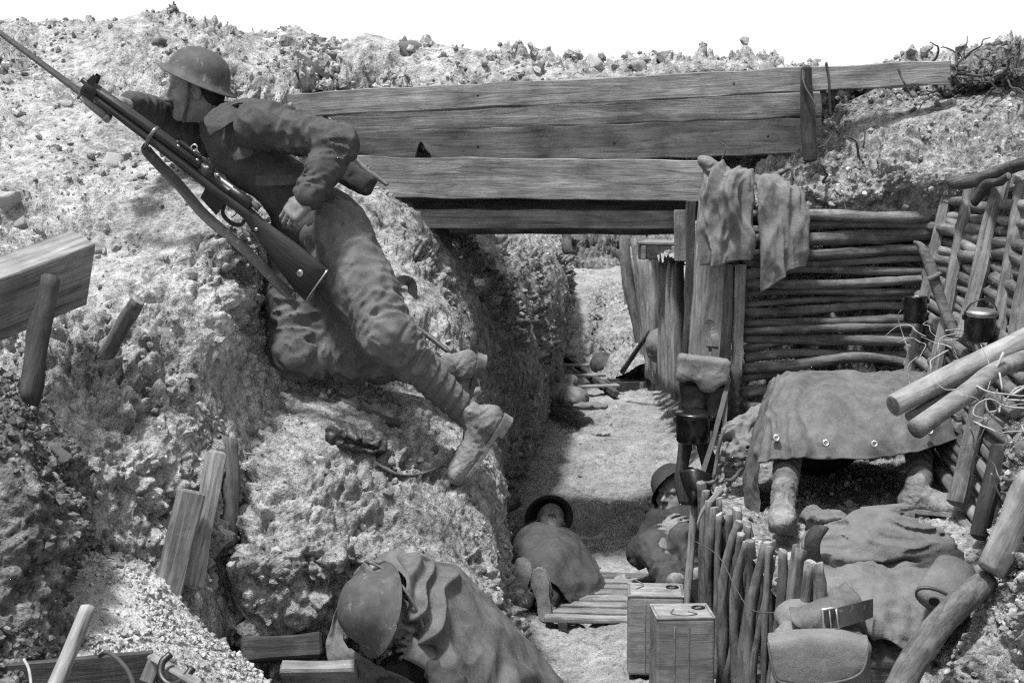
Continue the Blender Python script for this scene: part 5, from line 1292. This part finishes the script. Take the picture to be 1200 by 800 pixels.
# trousers
f = Field(0.007)
f.ell(hip, (0.12, 0.155, 0.125), A, k=0.04)
f.cap(hN, lerp(hN, kN, 0.55), 0.132, 0.118, k=0.03, wr=0.006, wf=90).cap(lerp(hN, kN, 0.55), kN, 0.118, 0.100, k=0.03, wr=0.009, wf=120).cap(kN, lerp(kN, anN, 0.30), 0.100, 0.082, k=0.03, wr=0.010, wf=150)
f.cap(hF, lerp(hF, kF, 0.5), 0.130, 0.128, k=0.04, wr=0.009, wf=90).cap(lerp(hF, kF, 0.5), kF, 0.128, 0.100, k=0.04, wr=0.012, wf=120).cap(kF, lerp(kF, anF, 0.55), 0.096, 0.080, k=0.03, wr=0.011, wf=130).cap(lerp(hF, kF, 0.55), lerp(kF, anF, 0.4), 0.10, 0.08, k=0.06, wr=0.006, wf=90)
obj('trousers', f.build('trousers', amp=0.006, fs=0.08, seed=2, amp2=0.001), MAT['trouser'], s1)
puttee(s1, lerp(kN, anN, 0.24), lerp(kN, anN, 0.98), 0.080, 0.054, 1); puttee(s1, lerp(kF, anF, 0.5), lerp(kF, anF, 1.0), 0.074, 0.054, 2)
add_boot(s1, P(588, 494, 5.50), P(547, 557, 5.46), V3(-0.80, -0.12, 0.55), 1.03)
add_boot(s1, P(560, 424, 5.80), P(536, 506, 5.86), V3(-0.97, -0.10, -0.2), 1.0)
hm = add_helmet(s1, P(232, 91, 5.60), V3(-0.915, -0.10, 0.40), V3(0.36, -0.10, 0.92), 0.98)
A_, T_ = axes(HF, HU), lambda x, y, z: HC + axes(HF, HU) @ V3(x, y, z)
f = Field(0.004); f.ell(T_(-0.026, 0, 0.020), (0.088, 0.079, 0.080), A_).ell(T_(-0.055, 0, -0.03), (0.055, 0.070, 0.055), A_, k=0.02)
f.box(T_(0.075, 0, -0.02), (0.07, 0.11, 0.15), A_, rd=0.02, op='-', k=0.01)
obj('hair', f.build('hair', amp=0.003, fs=0.02), MAT['hair'], s1)
f = Field(0.003); f.cap(T_(0.099, -0.018, -0.058), T_(0.100, 0.018, -0.058), 0.007, 0.007).cap(T_(0.092, -0.026, -0.066), T_(0.099, -0.012, -0.058), 0.005, 0.007).cap(T_(0.092, 0.026, -0.066), T_(0.099, 0.012, -0.058), 0.005, 0.007)
obj('moustache', f.build('moustache', amp2=0.001, fs2=0.004), MAT['hair'], s1)
obj('chin_strap', strap_mesh('chin_strap', [T_(0.02, 0.082, 0.02), T_(0.03, 0.078, -0.05), T_(0.055, 0.04, -0.115), T_(0.06, 0.0, -0.125)], 0.012, 0.003, up=(0, -1, 0)), MAT['leather'], hm)

# ------------------------------------------------------------------ his rifle
gun_b, gun_m = P(389, 309, 5.235), P(84, 86, 5.19)
GM = frame(gun_m - gun_b, V3(0.55, -0.25, 0.80), gun_b); gl = float(np.linalg.norm(gun_m - gun_b)) / 1.17; GM[:3, :3] *= gl; GM[:3, 1:3] *= 1.18
rf = thing('rifle', P(345, 262, 5.2), 'long wooden stocked rifle with fixed bayonet held by the sentry', 'rifle')
def gring(x, zt, zb, w, p=2.6, n=20):
    c, h = (zt + zb) / 2, (zt - zb) / 2
    return [(x, w * abs(math.cos(a)) ** (2 / p) * math.copysign(1, math.cos(a)), c + h * abs(math.sin(a)) ** (2 / p) * math.copysign(1, math.sin(a))) for a in np.linspace(0, 2 * math.pi, n, endpoint=False)]
S = [(0.0, -0.028, -0.150, 0.016), (0.004, -0.024, -0.156, 0.021), (0.06, -0.020, -0.146, 0.0225), (0.16, -0.016, -0.118, 0.0215), (0.26, -0.018, -0.086, 0.0195), (0.31, -0.016, -0.068, 0.018), (0.345, -0.012, -0.056, 0.018), (0.37, -0.012, -0.050, 0.022), (0.42, -0.012, -0.046, 0.0235), (0.55, -0.010, -0.044, 0.0235), (0.62, -0.006, -0.040, 0.0245), (0.75, -0.004, -0.036, 0.0235), (0.90, -0.004, -0.032, 0.0215), (1.055, -0.004, -0.028, 0.0195), (1.06, -0.006, -0.026, 0.017)]
obj('stock', loft_mesh('stock', [gring(*q) for q in S]), MAT['stock'], rf, GM)
S = [(0.60, 0.016, -0.004, 0.018), (0.605, 0.021, -0.006, 0.022), (0.75, 0.022, -0.006, 0.0225), (0.90, 0.021, -0.006, 0.021), (1.06, 0.019, -0.006, 0.019), (1.063, 0.016, -0.005, 0.016)]
obj('handguard', loft_mesh('handguard', [gring(*q) for q in S]), MAT['stock'], rf, GM)
S = [(0.365, 0.008, -0.020, 0.013), (0.375, 0.016, -0.022, 0.017), (0.46, 0.017, -0.022, 0.0175), (0.465, 0.006, -0.022, 0.018), (0.545, 0.006, -0.022, 0.018), (0.55, 0.020, -0.022, 0.0185), (0.60, 0.021, -0.020, 0.0185)]
rc = obj('receiver', loft_mesh('receiver', [gring(*q) for q in S]), MAT['gunmetal'], rf, GM)
bl = obj('bolt', tube_mesh('bolt', [(0.335, 0, 0.006), (0.36, 0, 0.006), (0.56, 0, 0.006)], [0.011, 0.010, 0.010], nr=12), MAT['steel'], rf, GM)
obj('bolt_handle', tube_mesh('bolt_handle', [(0.395, -0.012, 0.008), (0.393, -0.034, 0.002), (0.390, -0.046, -0.018)], 0.005, nr=8, n=8), MAT['steel'], bl, GM)
obj('magazine', loft_mesh('magazine', [[(0.452, -0.013, -0.094), (0.535, -0.013, -0.078), (0.535, 0.013, -0.078), (0.452, 0.013, -0.094)], [(0.450, -0.013, -0.044), (0.54, -0.013, -0.040), (0.54, 0.013, -0.040), (0.450, 0.013, -0.044)]], False), MAT['gunmetal'], rf, GM)
tg = obj('trigger_guard', strap_mesh('trigger_guard', [(0.355, 0, -0.052), (0.360, 0, -0.078), (0.395, 0, -0.090), (0.435, 0, -0.082), (0.450, 0, -0.052)], 0.013, 0.004, up=(0, 1, 0)), MAT['gunmetal'], rf, GM)
obj('trigger', tube_mesh('trigger', [(0.400, 0, -0.045), (0.396, 0, -0.06), (0.402, 0, -0.074)], 0.003, nr=6, n=8), MAT['steel'], rf, GM)
sgt = obj('rear_sight', box_mesh('rear_sight', 0.10, 0.018, 0.012, 0.002), MAT['gunmetal'], rf, GM @ np.array(Matrix.Translation((0.665, 0, 0.028))))
obj('sight_ring', tube_mesh('sight_ring', [(0.655 + 0.011 * math.cos(a), 0.004, 0.042 + 0.011 * math.sin(a)) for a in np.linspace(0, 2 * math.pi, 15)], 0.003, nr=6, up=(0, 1, 0)), MAT['brass'], sgt, GM)
for x in (0.53, 0.575, 0.62, 0.705): obj('screw', lathe_mesh('screw', [(0, 0.003), (0.006, 0.003), (0.007, 0.0), (0.007, -0.004)], 10), MAT['brass'], rf, GM @ np.array(Matrix.Translation((x, 0.010, 0.019))))
def band(nm, x, zt, zb, w, L, mt): return obj(nm, loft_mesh(nm, [gring(x, zt - 0.002, zb + 0.002, w - 0.001), gring(x + 0.002, zt, zb, w), gring(x + L - 0.002, zt, zb, w), gring(x + L, zt - 0.002, zb + 0.002, w - 0.001)]), MAT[mt], rf, GM)
band('barrel_band', 0.800, 0.0245, -0.0385, 0.026, 0.014, 'steel'); band('nose_cap', 1.052, 0.021, -0.034, 0.021, 0.055, 'gunmetal')
for q in (-1, 1): obj('sight_ear', loft_mesh('sight_ear', [[(1.075, q * 0.015, 0.015), (1.105, q * 0.015, 0.015), (1.105, q * 0.019, 0.015), (1.075, q * 0.019, 0.015)], [(1.080, q * 0.012, 0.044), (1.098, q * 0.012, 0.044), (1.098, q * 0.016, 0.044), (1.080, q * 0.016, 0.044)]], False), MAT['gunmetal'], rf, GM)
obj('barrel', tube_mesh('barrel', [(0.60, 0, 0.003), (1.105, 0, 0.003), (1.128, 0, 0.003)], [0.012, 0.009, 0.009], nr=12), MAT['gunmetal'], rf, GM)
obj('butt_plate', loft_mesh('butt_plate', [gring(-0.005, -0.034, -0.146, 0.017), gring(-0.002, -0.025, -0.155, 0.0225), gring(0.002, -0.023, -0.157, 0.0225)]), MAT['brass'], rf, GM)
obj('marking_disc', lathe_mesh('marking_disc', [(0, 0.002), (0.010, 0.0025), (0.0125, 0.001), (0.0125, -0.004)], 18), MAT['brass'], rf, GM @ np.array(Matrix.Translation((0.075, 0.0225, -0.082)) @ Matrix.Rotation(-math.pi / 2, 4, 'X')))
obj('stock_screw', lathe_mesh('stock_screw', [(0, 0.003), (0.006, 0.003), (0.007, -0.004)], 10), MAT['brass'], rf, GM @ np.array(Matrix.Translation((0.30, 0.019, -0.05)) @ Matrix.Rotation(-math.pi / 2, 4, 'X')))
sl = [(0.800, 0, -0.045), (0.796, 0.004, -0.058), (0.74, 0.006, -0.070), (0.62, 0.010, -0.088), (0.50, 0.018, -0.112), (0.38, 0.022, -0.122), (0.26, 0.020, -0.134), (0.14, 0.012, -0.156), (0.06, 0.004, -0.168), (0.045, 0, -0.158)]
obj('sling', strap_mesh('sling', sl, 0.034, 0.006, n=40, up=(0, 0.75, 0.65)), MAT['leather'], rf, GM)
for x, z in ((0.805, -0.045), (0.05, -0.158)): obj('swivel', tube_mesh('swivel', [(x, 0.018 * math.cos(a), z + 0.012 * math.sin(a)) for a in np.linspace(0, 2 * math.pi, 13)], 0.0025, nr=6, up=(1, 0, 0)), MAT['steel'], rf, GM)
by = obj('bayonet', loft_mesh('bayonet', [[(1.110, 0.000, -0.046), (1.110, 0.004, -0.036), (1.110, 0.0, -0.022), (1.110, -0.004, -0.036)], [(1.45, 0.0, -0.042), (1.45, 0.0035, -0.033), (1.45, 0.0, -0.023), (1.45, -0.0035, -0.033)], [(1.545, 0.0, -0.031), (1.545, 0.0005, -0.028), (1.545, 0, -0.025), (1.545, -0.0005, -0.028)]], False), MAT['steel'], rf, GM)
obj('grip', loft_mesh('grip', [gring(0.985, -0.036, -0.058, 0.010), gring(0.99, -0.033, -0.062, 0.013), gring(1.04, -0.034, -0.060, 0.012), gring(1.096, -0.032, -0.054, 0.012)]), MAT['plank'], by, GM)
obj('crossguard', box_mesh('crossguard', 0.012, 0.02, 0.070, 0.003), MAT['steel'], by, GM @ np.array(Matrix.Translation((1.103, 0, -0.022))))
obj('pommel', loft_mesh('pommel', [gring(0.965, -0.038, -0.062, 0.009), gring(0.970, -0.034, -0.066, 0.013), gring(0.988, -0.034, -0.064, 0.013)]), MAT['steel'], by, GM)

# ------------------------------------------------------------------ hooded sleeper in the foreground
s2 = thing('person', P(520, 900, 4.6), 'sleeping soldier hunched under a groundsheet, helmet tipped over the face', 'person')
hu = nrm(V3(-0.86, -0.42, 0.30)); hf = nrm(V3(0.42, -0.90, -0.06)); hc2 = P(440, 713, 4.47) 
nk2 = P(498, 765, 4.62); c2 = P(520, 850, 4.66)
f = Field(0.0075); add_head(f, P(458, 722, 4.50), hf, hu, nk2)
f.ell(c2, (0.17, 0.11, 0.22), k=0.05).ell(P(530, 935, 4.7), (0.17, 0.13, 0.12), k=0.05)
f.chain([P(470, 800, 4.55), P(460, 900, 4.40), P(520, 850, 4.28)], [0.055, 0.045, 0.03], k=0.02).chain([P(570, 800, 4.7), P(610, 890, 4.5), P(545, 850, 4.28)], [0.055, 0.045, 0.03], k=0.02)
add_hand(f, P(506, 772, 4.42), V3(-0.75, -0.25, 0.50), V3(-0.2, -0.7, 0.6), -1, (40, 50, 30), s=0.95); f.cap(P(545, 850, 4.28), P(506, 772, 4.42), 0.030, 0.030, k=0.02)
f.chain([P(500, 940, 4.6), P(480, 900, 4.15), P(490, 1010, 4.05)], [0.08, 0.06, 0.04], k=0.03).chain([P(560, 940, 4.65), P(590, 900, 4.2), P(600, 1010, 4.1)], [0.08, 0.06, 0.04], k=0.03)
obj('body', f.build('body'), MAT['skin_pale'], s2)
f = Field(0.008); f.ell(c2, (0.20, 0.14, 0.24), k=0.05).cap(P(506, 795, 4.58), P(500, 775, 4.58), 0.11, 0.085, k=0.05).ell(P(530, 940, 4.7), (0.19, 0.15, 0.12), k=0.05)
f.chain([P(470, 800, 4.52), P(462, 890, 4.38), P(520, 848, 4.28)], [0.085, 0.07, 0.055], k=0.03, wr=0.006, wf=110).chain([P(575, 810, 4.68), P(610, 890, 4.5), P(545, 850, 4.28), P(518, 785, 4.40)], [0.085, 0.07, 0.058, 0.052], k=0.03, wr=0.006, wf=110)
f.cap(P(494, 756, 4.55), P(486, 740, 4.5), 0.062, 0.08, k=0.01, op='-')
obj('tunic', f.build('tunic', amp=0.012, fs=0.08, seed=5), MAT['wool_dark'], s2)
f = Field(0.012); f.chain([P(500, 940, 4.6), P(480, 900, 4.15), P(490, 1010, 4.05)], [0.10, 0.08, 0.06], k=0.03).chain([P(560, 940, 4.65), P(590, 900, 4.2), P(600, 1010, 4.1)], [0.10, 0.08, 0.06], k=0.03)
obj('trousers', f.build('trousers', amp=0.01), MAT['trouser'], s2)
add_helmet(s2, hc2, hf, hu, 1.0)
gs = cloth('groundsheet', [
    [(428, 662, 4.70), (465, 650, 4.82), (506, 652, 4.90), (552, 684, 4.94), (608, 745, 4.94), (672, 815, 4.94)],
    [(447, 664, 4.56), (480, 660, 4.62), (518, 670, 4.70), (560, 708, 4.74), (606, 762, 4.76), (655, 832, 4.78)],
    [(462, 676, 4.47), (492, 690, 4.46), (526, 708, 4.52), (560, 742, 4.56), (596, 790, 4.60), (634, 852, 4.62)],
    [(472, 690, 4.42), (503, 722, 4.40), (530, 750, 4.42), (556, 782, 4.45), (584, 826, 4.50), (612, 880, 4.52)],
    [(480, 705, 4.42), (508, 745, 4.40), (532, 782, 4.38), (553, 818, 4.38), (574, 860, 4.42), (594, 905, 4.45)],
    [(486, 722, 4.46), (510, 765, 4.43), (532, 800, 4.41), (550, 840, 4.40), (568, 880, 4.43), (586, 920, 4.46)]], 110, 110, MAT['sheet'], s2, fold=0.012, fs=0.15, stretch=(0.9, 0.6, 0.5), seed=21, thick=0.004, fine=0.001, pleats=(6, 0.045, -0.4))
cloth('hood_fold', [
    [(430, 655, 4.70), (404, 690, 4.72), (389, 730, 4.70), (383, 765, 4.64), (398, 800, 4.57), (430, 850, 4.5)],
    [(432, 660, 4.68), (407, 697, 4.72), (394, 738, 4.70), (402, 770, 4.60), (438, 802, 4.51), (480, 850, 4.42)],
    [(436, 668, 4.64), (412, 706, 4.68), (402, 748, 4.66), (432, 772, 4.50), (486, 800, 4.40), (530, 850, 4.3)]], 40, 90, MAT['sheet'], s2, fold=0.008, fs=0.10, seed=23, thick=0.004)
obj('hem', tube_mesh('hem', [P(430, 657, 4.60), P(452, 668, 4.50), P(474, 690, 4.40), P(492, 722, 4.40), P(500, 748, 4.42)], 0.005, nr=6, n=24), MAT['sheet'], gs)

# ------------------------------------------------------------------ sleeper lying on the left of the floor
s3 = thing('person', P(640, 700, 7.6), 'sleeping soldier lying under a dark blanket with boot soles towards us', 'person')
f = Field(0.007); add_head(f, P(645, 612, 7.80), nrm(V3(0.1, -0.55, 0.83)), nrm(V3(0.05, 0.85, 0.5)), P(645, 630, 7.62))
f.ell(P(646, 648, 7.42), (0.17, 0.24, 0.085), k=0.05).ell(P(642, 672, 7.12), (0.15, 0.13, 0.085), k=0.05)
for du in (-12, 12): f.chain([P(640 + du, 678, 7.08), P(636 + du, 686, 6.88), P(629 + du, 704, 6.68)], [0.06, 0.045, 0.036], k=0.03)
for du in (-30, 32): f.chain([P(645 + du * 0.9, 650, 7.5), P(645 + du * 1.1, 676, 7.3), P(645 + du * 0.5, 662, 7.15)], [0.05, 0.042, 0.035], k=0.02)
obj('body', f.build('body'), MAT['skin'], s3)
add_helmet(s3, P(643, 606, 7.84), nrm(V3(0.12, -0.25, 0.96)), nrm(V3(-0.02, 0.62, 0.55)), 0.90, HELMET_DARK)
cloth('blanket', [
    [(594, 645, 7.78), (610, 618, 7.78), (640, 613, 7.80), (668, 622, 7.74), (690, 652, 7.62), (702, 672, 7.55)],
    [(596, 668, 7.4), (612, 628, 7.4), (645, 619, 7.4), (680, 638, 7.35), (701, 672, 7.25), (708, 688, 7.2)],
    [(600, 690, 7.1), (617, 644, 7.1), (650, 639, 7.08), (687, 664, 7.05), (704, 690, 7.0), (709, 702, 6.98)],
    [(606, 708, 6.9), (625, 663, 6.85), (652, 663, 6.83), (678, 690, 6.85), (692, 706, 6.86), (700, 714, 6.86)],
    [(612, 720, 6.75), (632, 682, 6.70), (648, 684, 6.68), (663, 705, 6.72), (674, 715, 6.72), (684, 722, 6.72)]], 70, 80, MAT['sheet_dark'], s3, fold=0.012, fs=0.2, stretch=(1, 0.5, 1), seed=31, thick=0.005, pleats=(4, 0.016, 0.3))
f = Field(0.007); f.chain([P(648, 684, 6.95), P(646, 690, 6.80), P(640, 706, 6.66)], [0.065, 0.062, 0.052], wr=0.004, wf=100).chain([P(620, 682, 7.0), P(616, 688, 6.90), P(612, 700, 6.78)], [0.065, 0.062, 0.052], wr=0.004, wf=100)
obj('trousers', f.build('trousers', amp=0.006), MAT['wool_dark'], s3)
add_boot(s3, P(640, 722, 6.58), P(630, 672, 6.66), V3(0.10, 0.97, 0.1), 0.80); add_boot(s3, P(609, 706, 6.68), P(612, 658, 6.80), V3(-0.05, 0.97, 0.1), 0.80)

# ------------------------------------------------------------------ sleeper sitting on the right of the floor
s4 = thing('person', P(800, 690, 6.9), 'dark sleeping soldier seated against the stakes, hands folded on the chest', 'person')
h4 = P(790, 577, 7.20); nk4 = P(800, 596, 7.22); c4 = P(798, 630, 7.15)
f = Field(0.0075); add_head(f, h4, nrm(V3(-0.50, -0.70, 0.10)), nrm(V3(0.1, 0.12, 0.97)), nk4)
f.ell(c4, (0.15, 0.12, 0.18), k=0.05).ell(P(806, 668, 7.05), (0.15, 0.14, 0.11), k=0.05)
f.chain([P(772, 612, 7.18), P(752, 648, 7.06), P(776, 624, 6.92)], [0.055, 0.045, 0.032], k=0.02).chain([P(830, 612, 7.15), P(832, 650, 7.0), P(800, 626, 6.92)], [0.055, 0.045, 0.032], k=0.02)
add_hand(f, P(777, 622, 6.92), V3(0.85, -0.15, 0.35), V3(-0.1, -0.9, 0.4), 1, (30, 40, 30)); add_hand(f, P(802, 626, 6.88), V3(-0.9, -0.1, 0.15), V3(0, -0.9, 0.4), -1, (30, 40, 30))
for a, b, c in ((P(795, 672, 7.0), P(770, 640, 6.72), P(796, 706, 6.50)), (P(818, 670, 7.0), P(805, 632, 6.70), P(822, 700, 6.50))): f.chain([a, b, c], [0.08, 0.056, 0.04], k=0.03)
obj('body', f.build('body'), MAT['skin'], s4)
f = Field(0.007); f.ell(c4, (0.18, 0.145, 0.20), k=0.05).ell(P(806, 668, 7.05), (0.18, 0.16, 0.12), k=0.05).cap(P(798, 606, 7.2), P(800, 598, 7.22), 0.09, 0.075, k=0.04)
f.chain([P(774, 612, 7.18), P(752, 648, 7.06), P(774, 626, 6.93)], [0.08, 0.068, 0.05], k=0.03, wr=0.005, wf=100).chain([P(828, 612, 7.15), P(832, 650, 7.0), P(806, 628, 6.92)], [0.08, 0.068, 0.05], k=0.03, wr=0.005, wf=100)
obj('coat', f.build('coat', amp=0.012, fs=0.08), MAT['wool_dark'], s4)
f = Field(0.007)
for a, b, c in ((P(795, 668, 7.0), P(766, 642, 6.74), P(795, 700, 6.52)), (P(818, 670, 7.0), P(805, 632, 6.70), P(820, 692, 6.54))): f.chain([a, b, c], [0.098, 0.078, 0.060], k=0.03, wr=0.006, wf=110)
obj('trousers', f.build('trousers', amp=0.006, fs=0.08), MAT['wool'], s4)
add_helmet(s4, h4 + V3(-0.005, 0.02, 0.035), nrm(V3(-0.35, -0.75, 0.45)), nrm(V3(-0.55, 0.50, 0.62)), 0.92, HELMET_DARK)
for a in (P(797, 708, 6.50), P(823, 702, 6.50)): add_boot(s4, a + V3(0, 0.04, -0.04), a + V3(-0.05, -0.16, 0.16), V3(0, 0.3, 0.8), 0.9)

# ------------------------------------------------------------------ sleeper under the groundsheet on the bench
s5 = thing('person', P(1010, 600, 6.0), 'sleeper on the bench with only puttees and boots showing below a sheet', 'person')
aL, aR = P(919, 578, 5.78), P(1078, 566, 5.90); kL, kR = P(928, 486, 6.28), P(1074, 480, 6.32)
f = Field(0.012); f.ell((1.46, 6.72, 0.80), (0.16, 0.14, 0.12), k=0.05).ell((1.52, 7.0, 0.84), (0.16, 0.13, 0.16), k=0.05)
f.chain([(1.40, 6.7, 0.80), kL, aL], [0.08, 0.056, 0.04], k=0.03).chain([(1.54, 6.7, 0.80), kR, aR], [0.08, 0.056, 0.04], k=0.03)
obj('body', f.build('body'), MAT['skin'], s5)
f = Field(0.012); f.ell((1.46, 6.72, 0.80), (0.19, 0.17, 0.15), k=0.05).chain([(1.40, 6.7, 0.80), kL, lerp(kL, aL, 0.45)], [0.11, 0.088, 0.075], k=0.03).chain([(1.54, 6.7, 0.80), kR, lerp(kR, aR, 0.45)], [0.11, 0.088, 0.075], k=0.03)
obj('trousers', f.build('trousers', amp=0.01), MAT['wool_dark'], s5)
puttee(s5, lerp(kL, aL, 0.30), aL, 0.062, 0.050, 4); puttee(s5, lerp(kR, aR, 0.30), aR, 0.060, 0.050, 5)
add_boot(s5, P(920, 598, 5.72), P(913, 626, 5.44), V3(0.02, 0.35, 0.9), 0.97); add_boot(s5, P(1062, 598, 5.88), P(1126, 604, 5.74), V3(0.05, 0.2, 0.97), 1.0)
ts = cloth('groundsheet', [
    [(918, 450, 6.78), (935, 446, 6.80), (970, 441, 6.82), (1030, 440, 6.82), (1075, 443, 6.80), (1096, 446, 6.78)],
    [(911, 441, 6.42), (932, 437, 6.40), (965, 437, 6.38), (1015, 438, 6.38), (1074, 437, 6.40), (1098, 441, 6.42)],
    [(902, 474, 6.14), (925, 468, 6.10), (958, 465, 6.08), (1012, 466, 6.08), (1076, 463, 6.10), (1109, 468, 6.15)],
    [(894, 510, 5.97), (918, 506, 5.93), (952, 503, 5.90), (1011, 505, 5.90), (1075, 500, 5.94), (1118, 494, 6.03)],
    [(888, 542, 5.90), (912, 539, 5.86), (948, 537, 5.83), (1010, 538, 5.83), (1072, 530, 5.87), (1124, 513, 5.98)]], 100, 130, MAT['sheet'], s5, fold=0.005, fs=0.11, stretch=(1, 0.8, 0.6), seed=41, thick=0.005, fine=0.001, pleats=(7, 0.018, 0.2))
for (u, v, y) in ((910, 513, 5.90), (968, 519, 5.83), (1025, 520, 5.83), (1090, 505, 5.90)):
    obj('eyelet', lathe_mesh('eyelet', [(0.005, 0.0), (0.005, 0.004), (0.014, 0.005), (0.016, 0.002), (0.016, -0.012)], 18, close=False), MAT['brass'], ts, frame((1, 0, 0), (0, -0.95, 0.35), P(u, v, y - 0.03)))
cloth('side_fold', [
    [(912, 442, 6.44), (903, 474, 6.16), (895, 510, 5.99), (890, 540, 5.93), (889, 575, 5.95), (890, 612, 5.93)],
    [(904, 446, 6.52), (891, 482, 6.32), (880, 522, 6.18), (874, 556, 6.12), (876, 590, 6.08), (882, 612, 6.02)],
    [(902, 452, 6.66), (888, 492, 6.50), (877, 534, 6.38), (873, 570, 6.32), (876, 596, 6.25), (882, 610, 6.15)]], 30, 60, MAT['sheet'], s5, fold=0.008, fs=0.1, seed=43)
